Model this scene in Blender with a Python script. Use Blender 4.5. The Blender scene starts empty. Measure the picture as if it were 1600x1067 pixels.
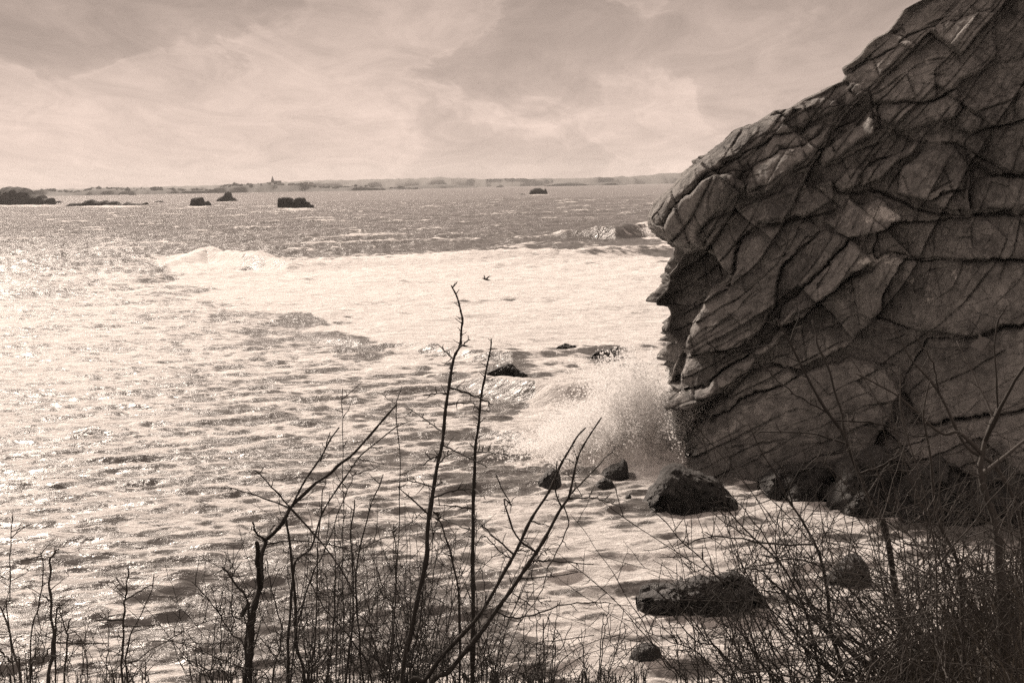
import bpy, bmesh, math, random
import numpy as np
from mathutils import Matrix, Vector
R = math.radians
sc = bpy.context.scene
col = sc.collection

# ------------------------------------------------------------------ camera
FPX, PITCH, ROLL, HCAM = 2198.0, R(6.363), R(1.0), 10.0     # photo is 1600 x 1067
CAM = np.array([0.0, 0.0, HCAM])
_F = np.array([0, math.cos(PITCH), -math.sin(PITCH)])
_U0 = np.array([0, math.sin(PITCH), math.cos(PITCH)])
_R0 = np.array([1.0, 0, 0])
_RT = math.cos(ROLL) * _R0 - math.sin(ROLL) * _U0
_UP = math.cos(ROLL) * _U0 + math.sin(ROLL) * _R0
cd = bpy.data.cameras.new('camera')
cam = bpy.data.objects.new('camera', cd)
col.objects.link(cam)
cd.sensor_width = 36.0
cd.lens = 36.0 * FPX / 1600.0
cd.clip_start = 0.05
cd.clip_end = 40000.0
M = Matrix.Identity(4)
for i in range(3):
    M[i][0], M[i][1], M[i][2], M[i][3] = _RT[i], _UP[i], -_F[i], CAM[i]
cam.matrix_world = M
sc.camera = cam

SUN_EL, SUN_AZ = R(36.0), R(-30.0)     # azimuth measured from +Y towards +X
TINT = (1.0, 0.785, 0.675)

# ------------------------------------------------------------------ node helper
class NT:
    def __init__(s, tree):
        s.t = tree; s.n = tree.nodes; s.l = tree.links
    def add(s, typ, **kw):
        n = s.n.new(typ)
        for k, v in kw.items():
            setattr(n, k, v)
        return n
    def put(s, sock, v):
        if hasattr(v, 'is_output') or isinstance(v, bpy.types.NodeSocket):
            s.l.new(v, sock)
        else:
            sock.default_value = v
    def math(s, op, a, b=0.0, c=0.0, clamp=False):
        n = s.add('ShaderNodeMath', operation=op, use_clamp=clamp)
        for k, v in enumerate((a, b, c)):
            s.put(n.inputs[k], v)
        return n.outputs[0]
    def vmath(s, op, a, b=(0, 0, 0)):
        n = s.add('ShaderNodeVectorMath', operation=op)
        s.put(n.inputs[0], a)
        if op == 'SCALE':
            s.put(n.inputs[3], b)
        else:
            s.put(n.inputs[1], b)
        return n.outputs[0]
    def sstep(s, v, lo, hi, o0=0.0, o1=1.0):
        n = s.add('ShaderNodeMapRange', interpolation_type='SMOOTHSTEP')
        for k, x in enumerate((v, lo, hi, o0, o1)):
            s.put(n.inputs[k], x)
        return n.outputs[0]
    def noise(s, vec, scale=1.0, detail=4.0, rough=0.55, dist=0.0):
        n = s.add('ShaderNodeTexNoise')
        s.put(n.inputs['Vector'], vec)
        n.inputs['Scale'].default_value = scale
        n.inputs['Detail'].default_value = detail
        n.inputs['Roughness'].default_value = rough
        n.inputs['Distortion'].default_value = dist
        return n.outputs['Fac']
    def mix(s, f, a, b):
        n = s.add('ShaderNodeMix', data_type='RGBA')
        s.put(n.inputs[0], f); s.put(n.inputs[6], a); s.put(n.inputs[7], b)
        return n.outputs[2]
    def mixf(s, f, a, b):
        n = s.add('ShaderNodeMix', data_type='FLOAT')
        s.put(n.inputs[0], f); s.put(n.inputs[2], a); s.put(n.inputs[3], b)
        return n.outputs[0]
    def sep(s, v):
        n = s.add('ShaderNodeSeparateXYZ'); s.put(n.inputs[0], v); return n.outputs
    def comb(s, x, y, z):
        n = s.add('ShaderNodeCombineXYZ')
        for k, v in enumerate((x, y, z)):
            s.put(n.inputs[k], v)
        return n.outputs[0]

# ------------------------------------------------------------------ sky
w = bpy.data.worlds.new('World'); sc.world = w; w.use_nodes = True
T = NT(w.node_tree); T.n.clear()
sky = T.add('ShaderNodeTexSky', sky_type='NISHITA', sun_disc=False)
sky.sun_elevation = SUN_EL; sky.sun_rotation = SUN_AZ
sky.air_density = 1.0; sky.dust_density = 2.0
bw = T.add('ShaderNodeRGBToBW'); T.l.new(sky.outputs[0], bw.inputs[0])
tc = T.add('ShaderNodeTexCoord')
D = T.vmath('NORMALIZE', tc.outputs['Generated'])
dx, dy, dz = T.sep(D)
el = T.math('MAXIMUM', dz, 0.0)
# cloud deck seen in perspective: direction projected on a flat layer
inv = T.math('DIVIDE', 1.0, T.math('ADD', el, 0.10))
px = T.math('MULTIPLY', dx, inv); py = T.math('MULTIPLY', dy, inv)
layer = T.comb(px, T.math('MULTIPLY', py, 0.5), 3.7)
SEED = (-13.98, 5.39, 14.72)
ang = T.comb(T.math('MULTIPLY', dx, 1.0), T.math('MULTIPLY', dy, 0.3), T.math('MULTIPLY', dz, 1.8))
ang = T.vmath('ADD', ang, SEED)
warp = T.noise(ang, 7.0, 4.0, 0.55)
ang2 = T.vmath('ADD', ang, T.comb(T.math('MULTIPLY', warp, 0.10), 0.0, T.math('MULTIPLY', warp, 0.16)))
big = T.noise(ang2, 5.2, 8.0, 0.58, 0.35)
wisps = T.noise(T.comb(T.math('MULTIPLY', px, 0.9), T.math('MULTIPLY', py, 0.35), 1.3), 3.4, 10.0, 0.68, 1.1)
veil = T.noise(layer, 0.9, 6.0, 0.5, 0.3)
# ragged dark deck higher up
deck = T.sstep(T.math('ADD', el, T.math('MULTIPLY', T.math('SUBTRACT', big, 0.5), 0.24)), 0.0, 0.19)
cum = T.sstep(big, 0.45, 0.56)
rim = T.math('MULTIPLY', T.sstep(big, 0.462, 0.487), T.sstep(big, 0.487, 0.525, 1.0, 0.0))
bright = T.mixf(deck, 0.54, 0.285)
bright = T.math('MULTIPLY', bright, T.mixf(cum, 1.04, 0.92))
bright = T.math('ADD', bright, T.math('MULTIPLY', rim, 0.05))
bright = T.math('MULTIPLY', bright, T.math('ADD', 0.60, T.math('MULTIPLY', wisps, 0.80)))
bright = T.math('MULTIPLY', bright, T.math('ADD', 0.80, T.math('MULTIPLY', veil, 0.40)))
bright = T.math('MULTIPLY', bright, T.sstep(el, 0.20, 1.0, 1.0, 1.9))      # overcast dome, raised towards the unseen zenith to add fill light on the cliff
clear = T.math('MULTIPLY', bw.outputs[0], 0.022)
lum = T.mixf(0.84, clear, bright)
gain = T.vmath('SCALE', T.comb(*TINT), T.math('MULTIPLY', lum, 10.0))
bg = T.add('ShaderNodeBackground'); bg.inputs[1].default_value = 0.1
T.l.new(gain, bg.inputs[0])
wo = T.add('ShaderNodeOutputWorld'); T.l.new(bg.outputs[0], wo.inputs[0])

sl = bpy.data.lights.new('sun', 'SUN'); sl.energy = 4.1; sl.angle = R(4.0)
sl.color = (1.0, 0.85, 0.73)
sun = bpy.data.objects.new('sun', sl); col.objects.link(sun)
sdir = Vector((math.sin(SUN_AZ) * math.cos(SUN_EL), math.cos(SUN_AZ) * math.cos(SUN_EL), math.sin(SUN_EL)))
sun.rotation_euler = sdir.to_track_quat('Z', 'Y').to_euler()
sun.location = (0, 0, 60)

vs = sc.view_settings
vs.view_transform = 'Standard'; vs.look = 'None'; vs.exposure = 0.6; vs.gamma = 1.0
vs.use_curve_mapping = False
sc.cycles.volume_bounces = 6
sc.cycles.use_denoising = False
sc.cycles.sample_clamp_direct = 4.0
sc.cycles.volume_step_rate = 1.0
sc.cycles.volume_max_steps = 256
sc.cycles.max_bounces = 8
sc.cycles.transparent_max_bounces = 48
sc.cycles.sample_clamp_indirect = 6.0

# ------------------------------------------------------------------ maths helpers
def ray(u, v):
    u = np.asarray(u, float); v = np.asarray(v, float)
    return _F + _RT * ((u - 800) / FPX)[..., None] + _UP * ((533.5 - v) / FPX)[..., None]
def on_z(u, v, z=0.0):
    d = ray(u, v); return CAM + d * ((z - HCAM) / d[..., 2])[..., None]
def at_y(u, v, y):
    d = ray(u, v); return CAM + d * (np.asarray(y, float) / d[..., 1])[..., None]
def project(P):
    q = P - CAM
    f = q @ _F
    return 800 + FPX * (q @ _RT) / f, 533.5 - FPX * (q @ _UP) / f

def _hash(ix, iy, iz, seed):
    n = (ix.astype(np.int64) * 374761393 + iy.astype(np.int64) * 668265263 + iz.astype(np.int64) * 2147483647 + seed * 974711) & 0xffffffff
    n = ((n ^ (n >> 13)) * 1274126177) & 0xffffffff
    n = ((n ^ (n >> 16)) * 2246822519) & 0xffffffff
    return ((n ^ (n >> 15)) & 0xffffff) / float(0xffffff)
def vnoise(x, y, z=None, seed=0):
    if z is None:
        ix, iy = np.floor(x), np.floor(y)
        fx, fy = x - ix, y - iy
        fx = fx * fx * (3 - 2 * fx); fy = fy * fy * (3 - 2 * fy)
        o = np.zeros_like(ix)
        a = _hash(ix, iy, o, seed); b = _hash(ix + 1, iy, o, seed); c = _hash(ix, iy + 1, o, seed); d = _hash(ix + 1, iy + 1, o, seed)
        return (a + (b - a) * fx) * (1 - fy) + (c + (d - c) * fx) * fy - 0.5
    iz = np.floor(z); fz = z - iz; fz = fz * fz * (3 - 2 * fz)
    ix, iy = np.floor(x), np.floor(y)
    fx, fy = x - ix, y - iy
    fx = fx * fx * (3 - 2 * fx); fy = fy * fy * (3 - 2 * fy)
    r = 0
    for k, wz in ((0, 1 - fz), (1, fz)):
        a = _hash(ix, iy, iz + k, seed); b = _hash(ix + 1, iy, iz + k, seed); c = _hash(ix, iy + 1, iz + k, seed); d = _hash(ix + 1, iy + 1, iz + k, seed)
        r = r + wz * ((a + (b - a) * fx) * (1 - fy) + (c + (d - c) * fx) * fy)
    return r - 0.5
def fbm(x, y, z=None, octv=4, seed=0, gain=0.5):
    s, a, f = 0, 1.0, 1.0
    for k in range(octv):
        s = s + a * vnoise(x * f, y * f, None if z is None else z * f, seed + k * 17)
        a *= gain; f *= 2.03
    return s
def voronoi(p, q, seed):
    ip, iq = np.floor(p), np.floor(q)
    F1 = np.full(p.shape, 9.0); F2 = np.full(p.shape, 9.0)
    ID = np.zeros(p.shape, np.int64); cp = np.zeros(p.shape); cq = np.zeros(p.shape)
    o = np.zeros_like(ip)
    for a in (-1, 0, 1):
        for b in (-1, 0, 1):
            gx, gy = ip + a, iq + b
            jx = gx + 0.1 + 0.8 * _hash(gx, gy, o, seed); jy = gy + 0.1 + 0.8 * _hash(gx, gy, o + 1, seed)
            d = np.hypot(p - jx, q - jy)
            n = d < F1
            F2 = np.where(n, F1, np.minimum(F2, d))
            F1 = np.where(n, d, F1)
            ID = np.where(n, (gx.astype(np.int64) + 500) * 1000 + gy.astype(np.int64) + 500, ID)
            cp = np.where(n, p - jx, cp); cq = np.where(n, q - jy, cq)
    return F1, F2, ID, cp, cq
def idr(ID, k):
    return _hash(ID, ID // 1000, np.zeros_like(ID) + k, 77)
def smooth(x, lo, hi):
    t = np.clip((x - lo) / (hi - lo), 0, 1); return t * t * (3 - 2 * t)
def line_dist(u, v, pts):
    """distance to a polyline and its sign (+ on the left of the travel direction as seen in the picture)"""
    best = np.full(u.shape, 1e9); sg = np.ones(u.shape)
    for (x0, y0), (x1, y1) in zip(pts[:-1], pts[1:]):
        ex, ey = x1 - x0, y1 - y0; L2 = ex * ex + ey * ey + 1e-9
        t = np.clip(((u - x0) * ex + (v - y0) * ey) / L2, 0, 1)
        d = np.hypot(u - x0 - t * ex, v - y0 - t * ey)
        s = np.where(ex * (v - y0) - ey * (u - x0) < 0, 1.0, -1.0)
        n = d < best
        best = np.where(n, d, best); sg = np.where(n, s, sg)
    return best, sg
def poly_sd(u, v, pts):
    d, _ = line_dist(u, v, list(pts) + [pts[0]])
    ins = np.zeros(u.shape, bool)
    n = len(pts)
    for i in range(n):
        x0, y0 = pts[i]; x1, y1 = pts[(i + 1) % n]
        c = ((y0 > v) != (y1 > v)) & (u < (x1 - x0) * (v - y0) / (y1 - y0 + 1e-12) + x0)
        ins ^= c
    return np.where(ins, -d, d)

# ------------------------------------------------------------------ object helpers
def link(o, parent=None):
    col.objects.link(o)
    if parent is not None:
        o.parent = parent
    return o
def tag(o, label=None, cat=None, group=None, kind=None):
    if label: o['label'] = label
    if cat: o['category'] = cat
    if group: o['group'] = group
    if kind: o['kind'] = kind
    return o
def empty(name, loc):
    o = bpy.data.objects.new(name, None); o.location = loc; o.empty_display_size = 0.2
    return link(o)
def np_mesh(name, V, Fq, mat, attrs=None, normals=None):
    V = np.asarray(V, np.float32); Fq = np.asarray(Fq, np.int32)
    k = Fq.shape[1]
    me = bpy.data.meshes.new(name)
    me.vertices.add(len(V)); me.vertices.foreach_set('co', V.ravel())
    me.loops.add(Fq.size); me.loops.foreach_set('vertex_index', Fq.ravel())
    me.polygons.add(len(Fq)); me.polygons.foreach_set('loop_start', np.arange(len(Fq), dtype=np.int32) * k)
    me.polygons.foreach_set('use_smooth', np.ones(len(Fq), bool))
    for n, a in (attrs or {}).items():
        at = me.attributes.new(n, 'FLOAT', 'POINT'); at.data.foreach_set('value', np.asarray(a, np.float32))
    me.update(calc_edges=True)
    if normals is not None:
        me.normals_split_custom_set_from_vertices(normals)
    if mat: me.materials.append(mat)
    return me
def np_obj(name, V, Fq, mat, parent=None, attrs=None, origin=None):
    V = np.asarray(V, float)
    if origin is not None:
        V = V - np.asarray(origin, float)
    o = bpy.data.objects.new(name, np_mesh(name, V, Fq, mat, attrs))
    if origin is not None and parent is None:
        o.location = origin
    return link(o, parent)
def grid_faces(nr, nc, wrap=False):
    r = np.arange(nr - 1)[:, None]; c = np.arange(nc if wrap else nc - 1)[None, :]
    a = r * nc + c; b = r * nc + (c + 1) % nc
    return np.stack([a, b, b + nc, a + nc], -1).reshape(-1, 4)

# ------------------------------------------------------------------ materials
def new_mat(name):
    m = bpy.data.materials.new(name); m.use_nodes = True
    t = NT(m.node_tree); t.n.clear()
    out = t.add('ShaderNodeOutputMaterial'); b = t.add('ShaderNodeBsdfPrincipled')
    t.l.new(b.outputs[0], out.inputs[0])
    return m, t, b, out
def attr(t, name):
    return t.add('ShaderNodeAttribute', attribute_name=name).outputs['Fac']
def bump(t, b, h, strength, dist):
    n = t.add('ShaderNodeBump'); n.inputs['Strength'].default_value = strength; n.inputs['Distance'].default_value = dist
    t.put(n.inputs['Height'], h); t.l.new(n.outputs[0], b.inputs['Normal'])

def rock_material(name, lo, hi, scale=1.0, lichen_and_lit=False, wet=True, relief=0.06):
    m, t, b, _ = new_mat(name)
    P = t.add('ShaderNodeNewGeometry').outputs['Position']
    n1 = t.noise(P, 0.35 * scale, 6, 0.6); n2 = t.noise(P, 2.6 * scale, 8, 0.68); n3 = t.noise(P, 14.0 * scale, 6, 0.7)
    stre = t.noise(t.vmath('MULTIPLY', P, (1.6, 1.0, 0.22)), 1.9 * scale, 6, 0.6)
    f = t.math('ADD', t.math('MULTIPLY', n1, 0.45), t.math('ADD', t.math('MULTIPLY', n2, 0.55), t.math('MULTIPLY', stre, 0.35)))
    f = t.sstep(f, 0.50, 0.86)
    c = t.mix(f, (lo, lo * .97, lo * .93, 1), (hi, hi * .97, hi * .93, 1))
    speck = t.sstep(n3, 0.60, 0.72)
    c = t.mix(t.math('MULTIPLY', speck, 0.35), c, (hi * 1.2, hi * 1.16, hi * 1.12, 1))
    pits = t.sstep(n3, 0.40, 0.30)
    c = t.mix(t.math('MULTIPLY', pits, 0.5), c, (lo * .55, lo * .53, lo * .5, 1))
    if lichen_and_lit:
        li = attr(t, 'lichen_and_lit')
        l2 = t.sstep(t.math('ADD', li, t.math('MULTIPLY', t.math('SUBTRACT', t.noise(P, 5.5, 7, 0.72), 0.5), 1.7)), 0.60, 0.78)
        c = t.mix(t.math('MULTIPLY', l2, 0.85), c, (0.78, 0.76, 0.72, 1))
    rough = 0.9
    if wet:
        z = t.sep(P)[2]
        wv = t.sstep(t.math('ADD', z, t.math('MULTIPLY', n1, 1.6)), 2.2, 1.0)
        c = t.mix(t.math('MULTIPLY', wv, 0.6), c, (lo * .5, lo * .5, lo * .48, 1))
        t.put(b.inputs['Roughness'], t.mixf(wv, 0.9, 0.55))
    else:
        b.inputs['Roughness'].default_value = rough
    t.l.new(c, b.inputs['Base Color'])
    h = t.math('ADD', t.math('MULTIPLY', n2, 1.1), t.math('MULTIPLY', n3, 0.55))
    rotm = t.add('ShaderNodeMapping', vector_type='POINT')
    t.put(rotm.inputs[0], t.vmath('ADD', P, t.vmath('SCALE', t.add('ShaderNodeTexNoise').outputs['Color'], 0.0)))
    rotm.inputs['Rotation'].default_value = (0, R(36), 0); rotm.inputs['Scale'].default_value = (0.45, 0.8, 1.5)
    vo = t.add('ShaderNodeTexVoronoi', feature='DISTANCE_TO_EDGE'); vo.inputs['Scale'].default_value = 1.5 * scale
    t.l.new(t.vmath('ADD', rotm.outputs[0], t.comb(t.math('MULTIPLY', n2, 0.9), 0.0, t.math('MULTIPLY', n1, 1.2))), vo.inputs['Vector'])
    crack = t.sstep(vo.outputs['Distance'], 0.0, 0.035)
    h = t.math('ADD', h, t.math('MULTIPLY', crack, t.sstep(stre, 0.42, 0.62, 0.0, 0.55)))
    bump(t, b, h, 1.0, relief * 2)
    return m
M_CLIFF = rock_material('cliff_rock', 0.095, 0.40, 1.0, lichen_and_lit=True, relief=0.10)
M_BOULDER = rock_material('wet_boulder_rock', 0.018, 0.068, 1.4, relief=0.06)
M_STACK = rock_material('sea_stack_rock', 0.025, 0.07, 0.5, wet=False, relief=0.3)

def flat_material(name, c, var=0.4, scale=3.0, rough=0.9, relief=0.0):
    m, t, b, _ = new_mat(name)
    P = t.add('ShaderNodeNewGeometry').outputs['Position']
    n = t.noise(P, scale, 5, 0.65)
    t.l.new(t.mix(n, tuple(x * (1 - var) for x in c) + (1,), tuple(x * (1 + var) for x in c) + (1,)), b.inputs['Base Color'])
    b.inputs['Roughness'].default_value = rough
    if relief: bump(t, b, n, 0.8, relief)
    return m
M_BARK = flat_material('dark_bark', (0.030, 0.027, 0.024), 0.5, 60.0, 0.85, 0.003)
M_BARK2 = flat_material('grey_bark', (0.055, 0.05, 0.045), 0.6, 45.0, 0.85, 0.003)
M_GRASS = flat_material('dead_grass', (0.10, 0.09, 0.075), 0.5, 20.0)
M_EARTH = flat_material('slope_earth', (0.05, 0.044, 0.037), 0.5, 5.0, 0.95, 0.05)
M_FARWOOD = flat_material('far_woodland', (0.035, 0.033, 0.030), 0.4, 0.05)
M_FARHILL = flat_material('far_hillside', (0.06, 0.056, 0.05), 0.4, 0.02)
M_PLASTER = flat_material('pale_plaster', (0.55, 0.53, 0.5), 0.1, 1.0)
M_SLATE = flat_material('slate_roof', (0.07, 0.068, 0.065), 0.2, 2.0)
M_STONE = flat_material('church_stone', (0.16, 0.15, 0.14), 0.2, 1.0)
M_BIRD = flat_material('dark_plumage', (0.03, 0.028, 0.026), 0.2, 10.0)

def sea_material():
    m, t, b, out = new_mat('sea_water')
    P = t.add('ShaderNodeNewGeometry').outputs['Position']
    foam = attr(t, 'foam'); far = attr(t, 'far')
    x, y, z = t.sep(P)
    Ps = t.comb(t.math('MULTIPLY', x, 0.42), y, 0.0)
    wr = t.noise(Ps, 0.5, 4, 0.6)
    Pw = t.vmath('ADD', Ps, t.comb(t.math('MULTIPLY', wr, 1.6), t.math('MULTIPLY', wr, 1.2), 0.0))
    lace = t.noise(Pw, 1.5, 9, 0.68, 0.6)
    big = t.noise(Pw, 0.16, 5, 0.6, 0.3)
    fine = t.noise(P, 7.0, 6, 0.7)
    vo = t.add('ShaderNodeTexVoronoi', feature='DISTANCE_TO_EDGE'); vo.inputs['Scale'].default_value = 0.9
    t.l.new(t.vmath('ADD', Pw, t.comb(t.math('MULTIPLY', lace, 0.9), t.math('MULTIPLY', fine, 0.35), 0.0)), vo.inputs['Vector'])
    web = t.sstep(vo.outputs['Distance'], 0.16, 0.02)
    val = t.math('ADD', t.math('MULTIPLY', lace, 0.52), t.math('ADD', t.math('MULTIPLY', big, 0.50), t.math('MULTIPLY', fine, 0.20)))
    val = t.math('ADD', val, t.math('MULTIPLY', web, 0.13))
    thr = t.math('SUBTRACT', 0.95, t.math('MULTIPLY', foam, 0.62))
    ff = t.sstep(t.math('SUBTRACT', val, thr), -0.06, 0.09)
    # water body
    b.inputs['Base Color'].default_value = (0.13, 0.126, 0.121, 1)
    b.inputs['IOR'].default_value = 1.333
    t.put(b.inputs['Roughness'], t.mixf(far, 0.26, 0.15))
    rip = t.noise(t.vmath('MULTIPLY', P, (0.45, 1.0, 1.0)), 2.6, 6, 0.58, 0.5)
    rip2 = t.noise(t.vmath('MULTIPLY', P, (0.45, 1.0, 0.0)), 0.55, 5, 0.6, 0.3)
    rip3 = t.noise(t.vmath('MULTIPLY', P, (0.4, 1.0, 0.0)), 0.09, 4, 0.6)
    h = t.math('ADD', t.math('MULTIPLY', rip, 0.20), t.math('MULTIPLY', rip2, t.mixf(far, 0.16, 1.3)))
    h = t.math('ADD', h, t.math('MULTIPLY', rip3, t.mixf(far, 0.0, 1.6)))
    bump(t, b, h, 1.0, 1.0)
    fb = t.add('ShaderNodeBsdfPrincipled')
    shade = t.sstep(t.math('ADD', t.math('MULTIPLY', fine, 0.6), t.math('MULTIPLY', lace, 0.4)), 0.30, 0.62)
    t.l.new(t.mix(shade, (0.52, 0.50, 0.48, 1), (0.83, 0.81, 0.785, 1)), fb.inputs['Base Color'])
    fb.inputs['Roughness'].default_value = 0.75
    bump(t, fb, t.math('ADD', t.math('MULTIPLY', lace, 0.75), t.math('MULTIPLY', fine, 0.20)), 1.0, 0.7)
    mx = t.add('ShaderNodeMixShader')
    t.l.new(ff, mx.inputs[0]); t.l.new(b.outputs[0], mx.inputs[1]); t.l.new(fb.outputs[0], mx.inputs[2])
    t.l.new(mx.outputs[0], out.inputs[0])
    return m
M_SEA = sea_material()
m_, t_, b_, _ = new_mat('white_spray')
b_.inputs['Base Color'].default_value = (0.86, 0.84, 0.81, 1); b_.inputs['Roughness'].default_value = 0.6
tr_ = t_.add('ShaderNodeBsdfTranslucent'); tr_.inputs[0].default_value = (0.97, 0.965, 0.96, 1)
mx_ = t_.add('ShaderNodeMixShader'); mx_.inputs[0].default_value = 0.88
t_.l.new(b_.outputs[0], mx_.inputs[1]); t_.l.new(tr_.outputs[0], mx_.inputs[2]); 
tp_ = t_.add('ShaderNodeBsdfTransparent'); m2_ = t_.add('ShaderNodeMixShader'); m2_.inputs[0].default_value = 0.5
t_.l.new(mx_.outputs[0], m2_.inputs[1]); t_.l.new(tp_.outputs[0], m2_.inputs[2]); t_.l.new(m2_.outputs[0], _.inputs[0])
M_SPRAY = m_

# ------------------------------------------------------------------ sea
def ocean_tile(N, L, lmin, lmax, rms, seed, mean_dir, spread):
    rng = np.random.default_rng(seed)
    k1 = np.fft.fftfreq(N, L / N) * 2 * np.pi
    kx, ky = np.meshgrid(k1, k1)
    k = np.hypot(kx, ky); k[0, 0] = 1e9
    lam = 2 * np.pi / k
    S = k ** -3.4 * smooth(lam, lmin * 0.8, lmin * 1.3) * (1 - smooth(lam, lmax * 0.8, lmax * 1.25))
    c = np.abs((kx * mean_dir[0] + ky * mean_dir[1]) / k)
    S = S * (c ** spread + 0.05); S[0, 0] = 0
    A = (rng.standard_normal((N, N)) + 1j * rng.standard_normal((N, N))) * np.sqrt(S)
    h = np.fft.ifft2(A).real; g = rms / h.std()
    ddx = np.fft.ifft2(-1j * kx / k * A).real * g; ddy = np.fft.ifft2(-1j * ky / k * A).real * g
    return h * g, ddx, ddy, L, N
def sample(tile, x, y):
    h, a, b, L, N = tile
    fx = (x / L % 1.0) * N; fy = (y / L % 1.0) * N
    ix = np.floor(fx).astype(int); iy = np.floor(fy).astype(int); fx = fx - ix; fy = fy - iy
    ix %= N; iy %= N
    jx, jy = (ix + 1) % N, (iy + 1) % N
    w00, w10, w01, w11 = (1 - fx) * (1 - fy), fx * (1 - fy), (1 - fx) * fy, fx * fy
    return [q[iy, ix] * w00 + q[iy, jx] * w10 + q[jy, ix] * w01 + q[jy, jx] * w11 for q in (h, a, b)]

def build_sea():
    ys = [np.arange(14, 24, 0.25)]
    vv = np.arange(FPX * 10 / 24, FPX * 10 / 100, -1.5); ys.append(FPX * 10 / vv)
    ys.append(np.exp(np.linspace(math.log(100), math.log(300), 190))[1:])
    ys.append(np.exp(np.linspace(math.log(300), math.log(1000), 170))[1:])
    ys.append(np.exp(np.linspace(math.log(1000), math.log(8600), 50))[1:])
    y = np.concatenate(ys)
    t = np.concatenate([np.linspace(-2.6, -0.44, 24)[:-1], np.linspace(-0.44, 0.44, 780), np.linspace(0.44, 2.6, 24)[1:]])
    Y, Tt = np.meshgrid(y, t, indexing='ij')
    X = Y * Tt
    nr, nc = X.shape
    md = (0.22, -0.975)
    A = ocean_tile(512, 173.0, 3.2, 34.0, 0.22, 3, md, 4)
    B = ocean_tile(512, 41.0, 0.5, 2.8, 0.052, 5, (0.16, -0.98), 3)
    Cc = ocean_tile(512, 13.7, 0.25, 1.1, 0.028, 8, (0.25, -0.97), 2)
    Z = np.zeros_like(X); DX = np.zeros_like(X); DY = np.zeros_like(X)
    U, V = project(np.stack([X, Y, Z], -1))
    inview = np.abs(Tt) < 0.47
    for tile, f0, f1, ch in ((A, 900, 2600, 1.1), (B, 260, 800, 0.8), (Cc, 60, 170, 0.8)):
        fade = (1 - smooth(Y, f0, f1)) * np.where(inview, 1.0, 0.0 if tile is not A else 1.0)
        # rotate each tile a little so repeats never line up with the view
        ca, sa = math.cos(0.21), math.sin(0.21)
        kx_ = 1.0 if tile is A else 0.5          # long low crests
        h, a, b = sample(tile, (X * ca + Y * sa) * kx_, -X * sa + Y * ca)
        a = a * kx_
        if tile is A:
            amp = 0.20 + 0.85 * smooth(Y, 50, 240)
            fade = fade * amp
        if tile is B:
            fade = fade * (1 + 0.9 * smooth(Y, 110, 220))
        Z += h * fade; DX += (a * ca - b * sa) * fade * ch; DY += (a * sa + b * ca) * fade * ch
    foam = np.zeros_like(X)
    # ---- surf: rolling bores given by their crest lines in the photograph
    def bore(pts, A0, wb, wf, foam_front, foam_back, taper=60, crisp=0.5):
        nonlocal Z, foam
        us = np.array([p[0] for p in pts], float); vs_ = np.array([p[1] for p in pts], float); am = np.array([p[2] for p in pts], float)
        g = on_z(us, vs_)
        tt = g[:, 0] / g[:, 1]
        yc = np.interp(Tt, tt, g[:, 1]); ac = np.interp(Tt, tt, am)
        ac = ac * smooth(Tt, tt[0] - taper / FPX, tt[0] + taper / FPX) * (1 - smooth(Tt, tt[-1] - taper / FPX, tt[-1] + taper / FPX))
        yc = yc + fbm(X * 0.05, X * 0 + 3.3, octv=3, seed=int(A0 * 100)) * 5.0
        d = Y - yc
        prof = np.where(d > 0, np.exp(-(d / wb) ** 2), np.exp(-(d / wf) ** 2))
        lump = 1 + 0.35 * fbm(X * 0.12, Y * 0.10, octv=3, seed=21)
        Z += A0 * ac * prof * lump
        foam += ac * (foam_front * np.where(d > 0, np.exp(-(d / (wb * crisp)) ** 2), np.exp(-(d / (wf * 2.2)) ** 2)) + foam_back * (d < 0) * np.exp(d / 40.0))
    bore([(200, 428, .0), (250, 420, .12), (285, 412, .5), (325, 408, 1.0), (380, 416, .95), (450, 423, .85), (560, 418, .8), (700, 412, .75), (860, 405, .7), (1100, 392, .6)], 1.7, 9.0, 4.5, 0.75, 0.0, 20)
    bore([(490, 530, .5), (560, 538, .8), (640, 542, .8), (740, 560, .9), (800, 566, .9), (870, 560, .7), (960, 548, .8), (1080, 545, .8)], 0.5, 4.5, 1.3, 0.35, 0.0, 40)
    bore([(860, 372, .3), (910, 372, .8), (960, 373, 1.), (1000, 371, 1.), (1060, 362, .6)], 2.3, 7.0, 2.2, 0.0, 0.0, 30)
    bore([(-60, 462, .3), (60, 452, .5), (170, 446, .5), (260, 436, .4)], 1.0, 8.0, 4.0, 0.0, 0.0, 60)
    bore([(660, 470, .4), (800, 462, .6), (930, 466, .5), (1060, 470, .5)], 0.6, 6.0, 2.5, 0.1, 0.0, 60)
    bore([(730, 610, .4), (800, 622, .8), (860, 630, 1.), (930, 632, 1.), (1000, 640, 1.), (1060, 650, .8)], 0.9, 2.6, 1.2, 0.3, 0.0, 30)
    bore([(520, 700, .3), (640, 690, .5), (740, 680, .6), (800, 690, .6), (860, 715, .6)], 0.45, 2.2, 0.9, 0.1, 0.0, 40)
    bore([(140, 930, .5), (230, 905, .6), (310, 885, .5)], 0.35, 1.2, 0.5, 0.0, 0.0, 30)
    # ---- foam sheets
    nz = fbm(X * 0.06, Y * 0.045, octv=4, seed=40)
    nzf = fbm(X * 0.30, Y * 0.17, octv=4, seed=47, gain=0.6) * (1 - 0.6 * smooth(Y, 110, 200))
    def sheet(poly, dens, soft):
        nonlocal foam
        sd = poly_sd(U, V, poly) + nz * soft * 1.6 + nzf * (18 + soft * 1.6)
        foam = np.maximum(foam, dens * (1 - smooth(sd, -soft, soft)))
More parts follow.
